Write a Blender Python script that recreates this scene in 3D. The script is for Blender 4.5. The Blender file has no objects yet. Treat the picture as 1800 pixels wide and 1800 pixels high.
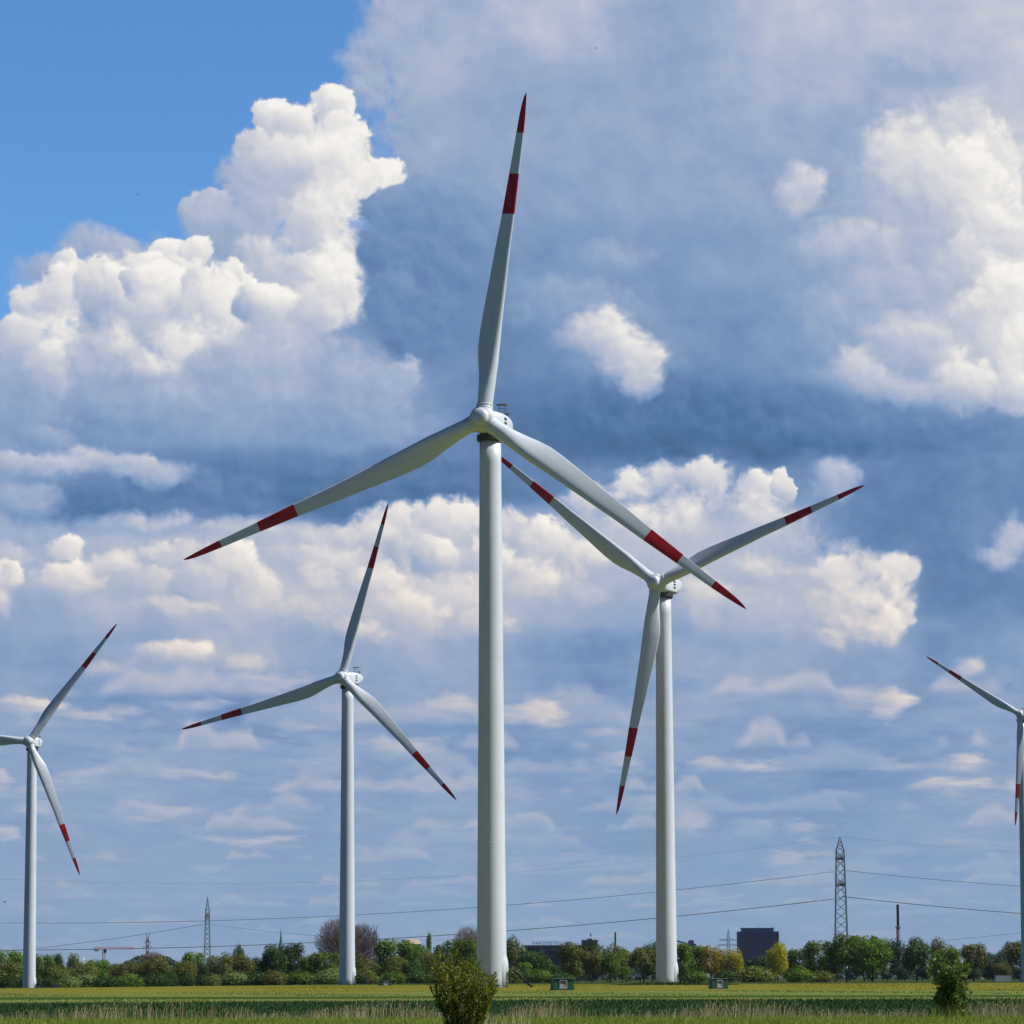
import bpy, bmesh, math, random
import numpy as np
from mathutils import Vector, Matrix, Euler

S = bpy.context.scene
C = S.collection
R = math.radians
rnd = random.Random(11)

# ------------------------------------------------------------------ camera
F = 6500.0                      # focal length in pixels of the 1800 px wide photograph
PITCH = math.atan(819.0 / F)    # how far the camera looks up
ROLL = R(0.2)
EYE = 1.68
cam_data = bpy.data.cameras.new('camera')
cam_data.sensor_width = 36.0
cam_data.lens = 36.0 * F / 1800.0
cam_data.clip_start = 1.0
cam_data.clip_end = 60000.0
cam = bpy.data.objects.new('camera', cam_data)
C.objects.link(cam)
cam_rot = (Matrix.Rotation(PITCH + math.pi / 2, 3, 'X') @ Matrix.Rotation(-ROLL, 3, 'Z'))
cam.matrix_world = Matrix.Translation((0, 0, EYE)) @ cam_rot.to_4x4()
S.camera = cam

def ray(px, py):
    d = cam_rot @ Vector(((px - 900) / F, (900 - py) / F, -1.0))
    return d
def at(px, py, Y):
    """world point seen at a photograph position, Y metres away"""
    d = ray(px, py)
    k = Y / d.y
    return Vector((d.x * k, Y, EYE + d.z * k))

# ------------------------------------------------------------------ colour helpers
def lin(c):
    c = c / 255.0
    return c / 12.92 if c <= 0.04045 else ((c + 0.055) / 1.055) ** 2.4
def srgb(r, g, b):
    return (lin(r), lin(g), lin(b), 1.0)

# ------------------------------------------------------------------ a small node-graph helper
class G:
    def __init__(s, tree):
        s.t = tree
    def node(s, kind, **kw):
        n = s.t.nodes.new(kind)
        for k, v in kw.items():
            setattr(n, k, v)
        return n
    def put(s, sock, v):
        if isinstance(v, (int, float)):
            sock.default_value = v
        elif isinstance(v, (tuple, list, Vector)):
            sock.default_value = tuple(v)
        else:
            s.t.links.new(v, sock)
    def m(s, op, *a, clamp=False):
        n = s.node('ShaderNodeMath', operation=op)
        n.use_clamp = clamp
        for i, v in enumerate(a):
            s.put(n.inputs[i], v)
        return n.outputs[0]
    def v(s, op, *a):
        n = s.node('ShaderNodeVectorMath', operation=op)
        for i, v in enumerate(a):
            if op == 'SCALE' and i == 1:
                s.put(n.inputs['Scale'], v)
            else:
                s.put(n.inputs[i], v)
        return n.outputs['Value'] if op in ('DOT_PRODUCT', 'LENGTH', 'DISTANCE') else n.outputs['Vector']
    def step(s, x, a, b, c=0.0, d=1.0, mode='SMOOTHSTEP'):
        n = s.node('ShaderNodeMapRange', interpolation_type=mode)
        for i, v in enumerate((x, a, b, c, d)):
            s.put(n.inputs[i], v)
        return n.outputs[0]
    def mixf(s, f, a, b):
        n = s.node('ShaderNodeMix', data_type='FLOAT')
        n.clamp_factor = False
        s.put(n.inputs[0], f); s.put(n.inputs[2], a); s.put(n.inputs[3], b)
        return n.outputs[0]
    def mixc(s, f, a, b, mode='MIX'):
        n = s.node('ShaderNodeMix', data_type='RGBA', blend_type=mode)
        s.put(n.inputs[0], f); s.put(n.inputs[6], a); s.put(n.inputs[7], b)
        return n.outputs[2]
    def noise(s, vec, scale, detail=4.0, rough=0.5, lac=2.0, out='Fac', dist=0.0):
        n = s.node('ShaderNodeTexNoise')
        if vec is not None:
            s.put(n.inputs['Vector'], vec)
        n.inputs['Scale'].default_value = scale
        n.inputs['Detail'].default_value = detail
        n.inputs['Roughness'].default_value = rough
        n.inputs['Lacunarity'].default_value = lac
        n.inputs['Distortion'].default_value = dist
        return n.outputs[out]
    def voro(s, vec, scale, detail=0.0, rough=0.5, feature='F1', out='Distance', smooth=0.5, dims='3D'):
        n = s.node('ShaderNodeTexVoronoi', feature=feature, voronoi_dimensions=dims)
        n.normalize = True
        s.put(n.inputs['Vector'], vec)
        n.inputs['Scale'].default_value = scale
        n.inputs['Detail'].default_value = detail
        n.inputs['Roughness'].default_value = rough
        if feature == 'SMOOTH_F1':
            n.inputs['Smoothness'].default_value = smooth
        return n.outputs[out]
    def ramp(s, fac, stops, interp='LINEAR'):
        n = s.node('ShaderNodeValToRGB')
        r = n.color_ramp
        r.interpolation = interp
        while len(r.elements) < len(stops):
            r.elements.new(0.5)
        for e, (p, c) in zip(r.elements, sorted(stops, key=lambda q: q[0])):
            e.position = p
            e.color = c
        if fac is not None:
            s.put(n.inputs[0], fac)
        return n.outputs[0]
    def sep(s, v):
        n = s.node('ShaderNodeSeparateXYZ')
        s.put(n.inputs[0], v)
        return n.outputs
    def comb(s, x, y, z):
        n = s.node('ShaderNodeCombineXYZ')
        s.put(n.inputs[0], x); s.put(n.inputs[1], y); s.put(n.inputs[2], z)
        return n.outputs[0]

# ------------------------------------------------------------------ sun
SUN_EL, SUN_AZ = R(48), R(97)          # azimuth from the viewing direction (+Y) towards +X
sd = Vector((math.sin(SUN_AZ) * math.cos(SUN_EL), math.cos(SUN_AZ) * math.cos(SUN_EL), math.sin(SUN_EL)))
sun_data = bpy.data.lights.new('sun', 'SUN')
sun_data.energy = 5.0
sun_data.angle = R(0.53)
sun_data.color = (1.0, 0.98, 0.945)
sun = bpy.data.objects.new('sun', sun_data)
sun.rotation_euler = sd.to_track_quat('Z', 'Y').to_euler()
C.objects.link(sun)

S.view_settings.view_transform = 'Standard'
S.view_settings.look = 'None'
S.view_settings.exposure = 0.0
S.view_settings.gamma = 1.0
S.view_settings.use_curve_mapping = False
S.render.engine = 'CYCLES'
S.cycles.use_denoising = True
S.cycles.use_adaptive_sampling = True
S.cycles.adaptive_threshold = 0.02
S.cycles.adaptive_min_samples = 8
S.cycles.max_bounces = 6
S.cycles.sample_clamp_indirect = 4.0

# ------------------------------------------------------------------ world: clear sky with cloud banks placed by compass direction and elevation
# Chart of the sky: x = azimuth, y = elevation, in units of 100/6500 rad (0.88 degrees).
world = bpy.data.worlds.new('World')
S.world = world
world.use_nodes = True
wt = world.node_tree
wt.nodes.clear()
g = G(wt)
STRENGTH = 0.1

def chart(px, py):
    d = ray(px, py).normalized()
    a = math.atan2(d.x, d.y); e = math.asin(d.z)
    return (9 + 65 * a, 9 - 65 * (e - PITCH))

tc = g.node('ShaderNodeTexCoord').outputs['Generated']
dx, dy, dz = g.sep(tc)[:3]
AZ = g.m('ARCTAN2', dx, dy)
EL = g.m('ARCSINE', dz)
U = g.m('MULTIPLY_ADD', AZ, 65.0, 9.0)
V = g.m('MULTIPLY_ADD', EL, -65.0, 9 + 65 * PITCH)
P0 = g.comb(U, V, 0.0)

# turbulence shared by all clouds; flatter towards the horizon, as cloud decks are in perspective
flat = g.step(V, 11.5, 16.5, 1.0, 1.7)
PF = g.comb(U, g.m('MULTIPLY', V, flat), 0.0)
wn = g.noise(PF, 0.75, 6.0, 0.56, out='Color')
W = g.v('SUBTRACT', wn, (0.5, 0.5, 0.5))
W = g.v('MULTIPLY', W, (1.0, 0.75, 0.0))
P1 = g.v('ADD', P0, g.v('SCALE', W, 0.95))
P2 = g.v('ADD', PF, g.v('SCALE', W, 0.75))
fine = g.noise(P2, 3.6, 5.0, 0.6)
L = (0.55, -0.83, 0.0)
B = g.m('SUBTRACT', 1.0, g.voro(P2, 1.25, 3.0, 0.45, dims='2D'))
Bs = g.m('SUBTRACT', 1.0, g.voro(g.v('ADD', P2, tuple(0.14 * q for q in L)), 1.25, 3.0, 0.45, dims='2D'))
relief = g.m('SUBTRACT', B, Bs)
edge = g.m('ADD', g.m('MULTIPLY_ADD', B, 0.9, -0.64), g.m('MULTIPLY_ADD', fine, 1.25, -0.625))

# broad tones of the cloud decks (0 = dark slate blue base, 99 = sunlit white)
TONES = """
55 55 55 55 55 50 50 58 60 68 66 50 52 66 70 70 70 72
55 55 55 55 55 50 48 62 52 50 50 48 52 60 62 58 58 72
55 55 55 55 55 50 50 55 50 50 50 50 50 52 52 52 66 72
50 50 50 50 55 55 45 45 44 46 46 46 48 50 44 58 76 80
60 60 60 60 60 50 30 27 30 36 38 38 42 42 50 58 76 84
70 70 65 65 65 50 27 25 26 32 42 38 32 36 46 60 74 86
62 48 48 58 56 54 48 36 24 26 42 42 30 32 40 60 74 78
42 34 40 46 48 48 50 42 18 14 12 10  8 12 20 26 28 34
44 30 20 18 16 12 10 10 15 18 28 34 34 32 28 20 22 26
58 62 62 62 64 70 76 78 72 68 70 74 74 66 36 20 20 30
56 66 66 66 70 72 76 78 74 70 58 56 68 66 66 50 20 22
42 44 46 50 52 48 50 50 46 36 28 36 52 54 52 50 34 42
44 38 38 36 26 38 42 42 42 38 34 42 46 40 38 38 34 38
44 40 42 46 46 44 38 36 36 38 40 36 34 36 28 34 46 48
46 42 42 44 46 44 42 38 38 40 40 38 40 34 30 34 40 42
44 42 42 44 46 44 44 42 42 44 44 44 44 42 40 40 40 42
42 42 42 42 42 42 42 42 42 42 42 42 42 42 42 42 42 42
45 45 45 45 45 45 45 45 45 45 45 45 45 45 45 45 45 45
"""
tg = np.array([[float(x) for x in l.split()] for l in TONES.strip().splitlines()]) / 100.0
def cubic_row(row, n):
    out = []
    for i in range(n):
        x = (-1 + 20.0 * i / (n - 1)) - 0.5      # cell-centre coordinates
        x = min(max(x, 0), 17)
        k = min(int(x), 16); t = x - k
        p = [row[max(0, min(17, k + j))] for j in (-1, 0, 1, 2)]
        out.append(p[1] + 0.5 * t * (p[2] - p[0] + t * (2 * p[0] - 5 * p[1] + 4 * p[2] - p[3] + t * (3 * (p[1] - p[2]) + p[3] - p[0]))))
    return out
pu, pv = g.sep(P1)[:2]
ru = g.m('DIVIDE', g.m('ADD', pu, 1.0), 20.0)
T = None
for k in range(0, 18, 3):
    rows = [cubic_row(tg[k + j], 31) for j in range(3)]
    n = g.node('ShaderNodeValToRGB')
    cr = n.color_ramp
    for _ in range(29):
        cr.elements.new(0.5)
    for i in range(31):
        cr.elements[i].position = i / 30.0
    for i in range(31):
        cr.elements[i].color = (max(rows[0][i], 0), max(rows[1][i], 0), max(rows[2][i], 0), 1)
    g.put(n.inputs[0], ru)
    col = n.outputs[0]
    ws = []
    for j in range(3):
        dist = g.m('ABSOLUTE', g.m('SUBTRACT', pv, k + j + 0.5))
        if k + j == 0:
            dist = g.m('MAXIMUM', g.m('SUBTRACT', pv, 0.5), 0.0)
        if k + j == 17:
            dist = g.m('MAXIMUM', g.m('SUBTRACT', 17.5, pv), 0.0)
        ws.append(g.step(dist, 1.0, 0.0))
    d = g.v('DOT_PRODUCT', col, g.comb(*ws))
    T = d if T is None else g.m('ADD', T, d)
T = g.m('ADD', T, g.m('MULTIPLY', relief, 0.12))
T = g.m('ADD', T, g.m('MULTIPLY_ADD', fine, 0.10, -0.05))
soft_n = g.noise(PF, 1.3, 4.0, 0.5)
T = g.m('ADD', T, g.m('MULTIPLY_ADD', soft_n, 0.24, -0.12))
# flat-based decks receding to the horizon: bright lumpy tops over darker bases, closer together further away
low = g.step(V, 10.6, 12.0)
def deck(shift, wide, amount, Tin):
    Vw = g.m('MULTIPLY_ADD', W_y, 0.30, V)
    sp = g.m('MAXIMUM', g.m('MULTIPLY_ADD', g.m('SUBTRACT', Vw, 11.5), -0.185, 1.15), 0.17)
    ph = g.m('MULTIPLY_ADD', g.m('LOGARITHM', sp, math.e), -1 / 0.185, shift)
    idx = g.m('FLOOR', ph)
    t = g.m('SUBTRACT', ph, idx)
    kx = g.m('POWER', 1.14, g.m('SUBTRACT', idx, shift))
    xx = g.m('MULTIPLY', U, g.m('MULTIPLY', kx, wide))
    nn = g.noise(g.comb(xx, g.m('MULTIPLY', idx, 7.37), shift), 1.0, 3.0, 0.55)
    n2 = g.noise(g.comb(g.m('MULTIPLY', xx, 3.0), g.m('MULTIPLY', ph, 1.6), shift + 5), 1.0, 3.0, 0.6)
    hgt = g.step(nn, 0.42, 0.66, 0.0, 0.85)
    up = g.m('SUBTRACT', t, g.m('SUBTRACT', 1.0, g.m('MULTIPLY', hgt, g.m('MULTIPLY_ADD', n2, 0.9, 0.45))))
    a_ = g.m('MULTIPLY', g.step(up, 0.0, 0.34), g.step(t, 1.0, 0.80))
    a_ = g.m('MULTIPLY', g.m('MULTIPLY', a_, low), amount)
    tone_ = g.m('MULTIPLY_ADD', g.step(up, 0.08, 0.8), -0.34, 0.82)
    tone_ = g.m('MULTIPLY_ADD', n2, 0.16, g.m('SUBTRACT', tone_, 0.08))
    return g.mixf(a_, Tin, tone_)
W_y = g.sep(W)[1]
T = g.m('MULTIPLY_ADD', g.noise(g.v('MULTIPLY', P1, (0.3, 1.0, 0.0)), 1.0, 2.0, 0.5), g.m('MULTIPLY', low, 0.4), g.m('MULTIPLY_ADD', low, -0.18, T))
T = deck(0.0, 0.42, 0.74, T)
T = deck(0.47, 0.34, 0.5, T)

# where cloud covers the clear blue: everything but the upper left
cx, cy = chart(655, 0)
cover = g.m('MAXIMUM',
            g.step(g.m('ADD', g.m('MULTIPLY_ADD', pv, -0.05, g.m('SUBTRACT', pu, cx - 0.35)), g.m('MULTIPLY_ADD', fine, 1.6, -0.8)), -0.1, 0.9),
            g.step(g.m('ADD', pv, g.m('MULTIPLY', pu, 0.35)), 5.75, 6.4))

# cumulus heads: x y rx ry tone gradient softness basefade
PUFFS = """
# broad soft bodies behind the crisp heads
1660 400 190 230 66 10 150 0
1640 660 220 80 64 14 120 0
1500 560 130 70 54 8 150 0
280 640 300 110 60 14 120 0
380 540 200 130 72 10 100 0
1250 960 260 110 66 14 120 40
1400 1090 220 100 64 14 120 60
1480 1050 150 90 74 12 90 40
1425 1010 70 46 80 12 60 40
1430 1080 60 50 76 12 60 50
1480 970 50 30 74 10 60 40
1575 1000 34 28 86 8 40 0
1590 1075 26 28 86 8 45 0
1470 1130 30 26 80 10 40 20
760 1020 240 110 72 12 100 40
300 1000 300 80 68 12 100 40
1010 1030 140 90 66 12 110 40
1180 1180 160 60 50 10 120 40
1130 735 280 84 15 10 140 0
1330 738 280 84 12 8 140 0
1620 745 280 56 22 12 140 0
560 846 340 66 14 10 130 0
250 876 260 60 17 10 130 0
820 845 150 56 16 8 130 0
1080 450 90 30 50 8 150 0
1000 530 120 50 46 8 150 0
# thin wisps by the blue
150 430 60 34 58 8 130 0
75 470 55 34 55 8 120 0
215 450 60 40 62 8 100 0
650 130 60 90 60 6 120 0
690 60 60 90 58 6 120 0
# towering cumulus
572 190 48 50 84 16 20 0
482 208 42 44 86 14 20 0
520 230 60 60 84 14 25 0
446 250 40 36 74 12 25 0
600 262 62 70 90 10 25 0
430 305 60 50 62 12 50 0
668 318 60 40 92 10 25 0
640 340 60 50 88 10 30 0
560 330 100 100 82 14 60 0
500 280 70 50 84 10 40 0
470 345 90 80 62 10 80 0
348 362 40 34 66 14 25 0
375 350 40 34 64 14 25 0
380 400 75 62 62 8 60 0
440 420 100 90 58 8 90 0
560 400 90 90 84 14 70 0
590 500 70 85 92 8 60 0
520 510 90 70 84 14 60 0
470 470 80 60 70 12 60 0
# dark cloud that cuts in front of the tower
690 372 58 44 34 10 20 0
770 345 62 36 40 8 25 0
668 430 46 64 30 8 22 0
840 380 110 70 38 8 70 0
760 440 130 110 28 8 70 0
686 512 48 62 28 8 26 0
740 580 90 80 25 6 90 0
# left bank
116 468 36 40 78 14 22 0
60 540 52 60 82 14 26 0
20 590 50 50 76 14 30 0
120 520 74 64 88 12 26 0
175 500 60 60 84 14 30 0
100 600 70 80 90 10 40 40
90 650 50 50 80 14 50 0
290 452 54 36 93 8 18 0
335 448 42 34 92 8 18 0
250 470 40 34 90 10 20 0
300 500 80 50 86 12 25 0
210 540 72 72 76 22 22 0
262 500 50 42 84 16 18 0
300 560 84 84 84 18 40 0
352 505 52 42 86 16 18 0
410 500 62 44 84 16 20 0
380 560 96 90 84 18 50 0
466 530 62 48 80 20 22 0
500 600 90 80 66 20 34 60
200 625 90 80 70 20 50 50
150 650 60 60 60 16 60 40
330 625 100 76 88 20 50 40
270 660 70 50 80 18 60 40
400 640 70 60 76 20 50 50
340 690 80 44 68 16 70 20
560 560 60 60 72 16 50 20
440 660 120 70 58 12 80 0
600 660 110 70 56 14 40 70
700 680 76 70 56 14 26 60
620 740 150 50 46 10 90 0
70 760 70 24 46 10 60 0
60 700 60 44 50 10 80 0
# strip lower left over the dark base
40 812 70 26 62 18 26 60
150 808 86 40 66 16 36 60
95 815 60 34 64 14 40 60
200 815 70 36 66 16 40 60
230 822 60 34 66 14 30 40
285 838 60 26 62 10 90 0
40 870 80 34 52 10 70 0
# upper right: lone puffs and the big lit bank
1400 338 46 56 76 10 110 0
1448 405 60 20 52 6 90 0
1495 425 50 34 70 10 120 0
1555 440 50 36 68 10 120 0
1440 440 60 34 60 8 130 0
1640 110 130 50 60 8 120 0
1600 285 95 80 84 12 120 0
1700 235 56 60 78 10 60 0
1745 300 62 90 88 10 36 0
1680 330 100 90 86 14 90 0
1740 420 90 100 84 12 60 0
1700 480 80 80 78 10 90 0
1770 540 70 100 92 8 50 0
1700 545 60 36 86 10 80 0
1065 585 56 54 84 12 110 0
1100 630 62 58 82 14 110 0
1030 600 50 44 70 12 130 0
1125 665 44 44 78 10 110 0
1510 635 50 42 76 14 90 0
1570 660 90 54 74 16 100 0
1640 640 80 40 78 16 60 0
1700 680 90 46 82 16 70 0
1790 620 40 80 94 6 60 0
1600 600 90 50 70 10 120 0
1560 500 70 50 62 8 140 0
1780 690 60 40 80 12 60 0
# second tier, right of the tall tower
1105 862 48 46 90 12 24 40
1160 850 60 44 74 14 40 50
1230 850 80 48 78 14 24 50
1340 860 70 50 82 14 20 30
1385 850 22 34 84 12 16 0
1040 880 60 40 84 14 40 60
1290 900 110 60 72 16 50 50
1190 910 90 54 86 12 50 50
1110 930 90 50 84 14 50 50
1330 940 90 60 70 16 50 70
1400 950 70 50 66 14 50 60
1475 830 46 36 64 12 100 0
1465 862 40 30 58 10 120 0
# tier left and right of the tall tower
700 920 110 46 86 12 24 50
800 912 90 44 88 12 24 50
640 940 80 44 78 12 30 60
880 925 60 44 80 12 24 60
960 960 80 66 86 14 24 60
1010 985 60 44 84 14 40 50
700 975 40 46 66 18 18 30
770 990 62 60 70 20 16 30
660 1030 80 50 82 14 30 60
850 990 60 60 80 16 24 30
790 1050 120 60 82 14 36 60
700 1080 110 56 78 16 30 60
850 1100 76 40 80 14 40 60
940 1040 90 66 78 18 36 60
1010 1060 70 56 64 16 50 60
1330 1010 90 50 72 16 50 60
1240 1060 60 70 84 14 40 60
1300 1080 110 60 64 14 60 60
1460 1010 60 44 84 12 24 40
1530 1005 66 44 88 12 50 30
1570 1050 50 50 88 12 50 20
1500 1060 90 54 88 10 60 20
1560 1100 44 46 88 12 50 0
1500 1110 60 44 82 12 70 20
1400 1130 90 50 56 12 70 60
# left end of the second tier
250 925 150 34 66 12 50 60
430 935 130 34 70 12 50 60
560 940 100 40 76 12 40 60
60 945 90 30 56 10 60 60
20 985 60 50 66 14 40 50
0 1040 44 66 90 8 24 30
30 1020 30 40 86 12 20 20
115 960 46 28 88 12 20 20
130 1015 84 44 88 14 22 30
200 1000 70 40 84 14 26 30
280 980 80 36 80 12 28 40
330 985 110 40 74 12 40 60
420 1000 60 50 88 12 24 40
460 1040 60 60 84 14 30 60
560 990 100 50 76 16 40 60
500 1080 110 40 70 14 60 60
620 1110 100 34 74 14 50 60
560 1030 46 60 80 14 40 60
260 1035 96 52 68 20 18 60
350 1030 70 50 66 18 20 60
300 1068 110 26 76 12 40 50
60 1070 80 60 46 10 70 60
# flat decks further down
1780 940 36 44 70 10 90 0
1760 985 60 30 60 12 50 50
1690 1180 50 28 66 14 40 50
1570 1240 34 36 72 12 50 0
1510 1235 60 30 56 10 70 0
310 1150 90 26 78 14 30 50
420 1170 60 26 66 14 40 50
180 1175 60 24 62 12 40 50
480 1195 90 20 60 12 40 50
60 1240 80 16 74 10 30 40
160 1250 110 16 62 10 50 50
340 1240 90 16 58 10 50 50
790 1245 90 28 66 12 40 60
950 1250 66 30 76 12 30 50
640 1260 60 24 60 12 40 60
880 1260 110 24 62 12 50 50
1330 1345 56 20 74 12 40 50
1240 1348 60 22 66 12 50 50
1690 1340 62 24 74 12 40 50
1680 1385 90 22 76 12 40 50
1780 1380 40 22 74 12 40 50
1560 1345 60 16 58 10 60 50
120 1370 80 20 56 10 50 50
0 1375 30 36 66 10 40 50
330 1362 120 14 60 10 40 50
560 1350 90 40 56 10 60 50
300 1425 90 26 66 12 40 50
230 1440 60 16 60 12 50 50
0 1465 50 26 66 12 40 50
500 1415 50 24 62 10 50 50
760 1390 60 30 58 10 60 50
430 1480 130 18 68 12 40 50
900 1400 60 60 58 8 70 50
1210 1450 60 50 66 12 50 60
1320 1460 60 26 60 10 60 60
1410 1460 44 16 64 10 50 60
1380 1525 54 44 64 12 40 60
1090 1340 60 26 64 10 50 50
180 1515 60 12 64 10 50 50
60 1420 70 20 62 10 50 50
700 1320 110 26 64 12 50 60
540 1280 90 20 60 10 60 60
430 1300 100 14 60 10 60 60
1060 1290 70 24 62 10 60 60
1150 1420 50 24 62 10 60 60
1480 1400 80 18 58 10 60 60
1700 1480 90 14 60 10 60 60
1560 1580 100 14 60 8 60 50
780 1450 90 22 58 10 60 50
1000 1500 90 14 60 8 60 50
370 1530 60 12 62 10 60 50
1560 1500 60 16 60 10 60 50
660 1500 90 16 60 10 60 50
910 1520 40 26 64 10 60 50
1280 1575 60 12 66 8 60 50
1230 1563 30 8 66 8 60 50
250 1595 50 16 62 8 60 50
1670 1570 70 16 62 8 60 50
20 1600 40 20 62 8 60 50
620 1580 110 10 56 8 80 50
"""

rows = [[float(q) for q in l.split()] for l in PUFFS.strip().splitlines() if not l.startswith('#')]
half = g.m('MULTIPLY', relief, 0.34)
for k in range(0, len(rows), 10):        # ten puffs to a node group
    grp = bpy.data.node_groups.new('cloud_puffs', 'ShaderNodeTree')
    for nm, kind in (('place', 'NodeSocketVector'), ('tone', 'NodeSocketFloat'), ('edge', 'NodeSocketFloat'),
                     ('relief', 'NodeSocketFloat'), ('cover', 'NodeSocketFloat')):
        grp.interface.new_socket(nm, in_out='INPUT', socket_type=kind)
    grp.interface.new_socket('tone', in_out='OUTPUT', socket_type='NodeSocketFloat')
    grp.interface.new_socket('cover', in_out='OUTPUT', socket_type='NodeSocketFloat')
    h = G(grp)
    gi = h.node('NodeGroupInput').outputs
    tone_in, cov_in = gi[1], gi[4]
    place = h.v('MULTIPLY_ADD', tone_in, (1e-7, 1e-7, 1e-7), gi[0])
    for x, y, rx, ry, tone, grad, soft, fade in rows[k:k + 10]:
        cu, cv = chart(x, y)
        sx, sy = 100.0 / rx, 100.0 / ry
        q = h.v('MULTIPLY_ADD', place, (sx, sy, 0), (-cu * sx, -cv * sy, 0))
        f = h.m('SUBTRACT', gi[2] if y < 1140 else h.m('MULTIPLY', gi[2], 0.6), h.v('DOT_PRODUCT', q, q))
        soft *= (1.75 if soft < 60 else (1.35 if soft < 90 else 1.0)) if y < 760 else (1.7 if y < 1140 else 2.0)
        soft = min(soft, 150)
        s1 = max(soft, 8) / 100.0
        if 300 < y < 1200 or x < 720:
            k_ = 1.75 if tone > 68 else 1.2
            grad *= k_
            if tone > 74: tone -= 3
        if 840 < y < 1160:
            rx *= 1.12; ry *= 1.12
        if y > 1140:
            ry *= 1.35; tone += 4; grad *= 1.6
        if fade > 0:
            top = h.m('MAXIMUM', h.m('MULTIPLY_ADD', h.v('DOT_PRODUCT', q, (0, 1, 0)), fade / 50.0, s1 + 0.1), s1)
            a = h.step(f, -0.9, h.m('ADD', top, -0.9 + 0.15))
        else:
            a = h.step(f, -0.85 - s1 * 0.42, -0.85 + s1 * 0.58)
        sh = h.m('ADD', h.m('MULTIPLY_ADD', h.v('DOT_PRODUCT', q, L), grad / 100.0, tone / 100.0), gi[3])
        if y > 1140:
            a = h.m('MULTIPLY', a, 0.95)
        tone_in = h.mixf(a, tone_in, sh)
        if y < 620 and x < 720:
            cov_in = h.m('MAXIMUM', cov_in, a)
    go = h.node('NodeGroupOutput').inputs
    h.put(go[0], tone_in); h.put(go[1], cov_in)
    n = g.node('ShaderNodeGroup')
    n.node_tree = grp
    for sock, v in zip(n.inputs, (P1, T, edge, half, cover)):
        g.put(sock, v)
    T, cover = n.outputs[0], n.outputs[1]

RAMP = [(0.0, (67, 101, 142)), (0.12, (84, 119, 162)), (0.25, (106, 138, 181)), (0.42, (134, 159, 195)),
        (0.58, (162, 177, 204)), (0.70, (186, 193, 211)), (0.82, (211, 212, 219)), (0.92, (232, 230, 228)), (1.0, (246, 243, 239))]
cloud_col = g.ramp(T, [(p, srgb(*c)) for p, c in RAMP])
warm = g.step(V, 7.5, 13.0)
cloud_col = g.mixc(g.m('MULTIPLY', warm, g.step(T, 0.4, 0.9)), cloud_col, (1.0, 0.92, 0.86, 1.0), 'MULTIPLY')
hz = g.step(V, 12.0, 16.8)
cloud_col = g.mixc(g.m('MULTIPLY', hz, 0.66), cloud_col, srgb(137, 166, 197))

sky = g.node('ShaderNodeTexSky', sky_type='NISHITA')
sky.sun_disc = False
sky.sun_elevation = SUN_EL
sky.sun_rotation = SUN_AZ
sky.altitude = 0
sky.air_density = 1.0
sky.dust_density = 0.0
sky.ozone_density = 5.0
clear = g.mixc(1.0, sky.outputs[0], (0.70, 1.03, 1.34, 1.0), 'MULTIPLY')

# elsewhere in the sky: scattered fair-weather clouds
gn = g.noise(tc, 2.6, 6.0, 0.55)
gcov = g.step(gn, 0.58, 0.70)
gcol = g.ramp(g.step(gn, 0.56, 0.80), [(p, srgb(*c)) for p, c in RAMP[:7]])
inside = g.m('MULTIPLY', g.step(g.m('ABSOLUTE', AZ), 0.24, 0.17), g.step(EL, 0.36, 0.28))
cov = g.mixf(inside, gcov, cover)
ccol = g.mixc(inside, gcol, cloud_col)
ccol = g.v('SCALE', ccol, 1.0 / STRENGTH)
# the unseen sky outside this stretch is dimmed to cut the ambient light
clear = g.mixc(inside, g.v('MULTIPLY', clear, (0.27, 0.28, 0.34)), clear)
ccol = g.v('SCALE', ccol, g.mixf(inside, 0.4, 1.0))
final = g.mixc(g.m('MINIMUM', cov, 1.0), clear, ccol)
bg = g.node('ShaderNodeBackground')
g.put(bg.inputs[0], final)
bg.inputs[1].default_value = STRENGTH
wo = g.node('ShaderNodeOutputWorld')
wt.links.new(bg.outputs[0], wo.inputs[0])
world.cycles.sampling_method = 'MANUAL'
world.cycles.sample_map_resolution = 512

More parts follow.
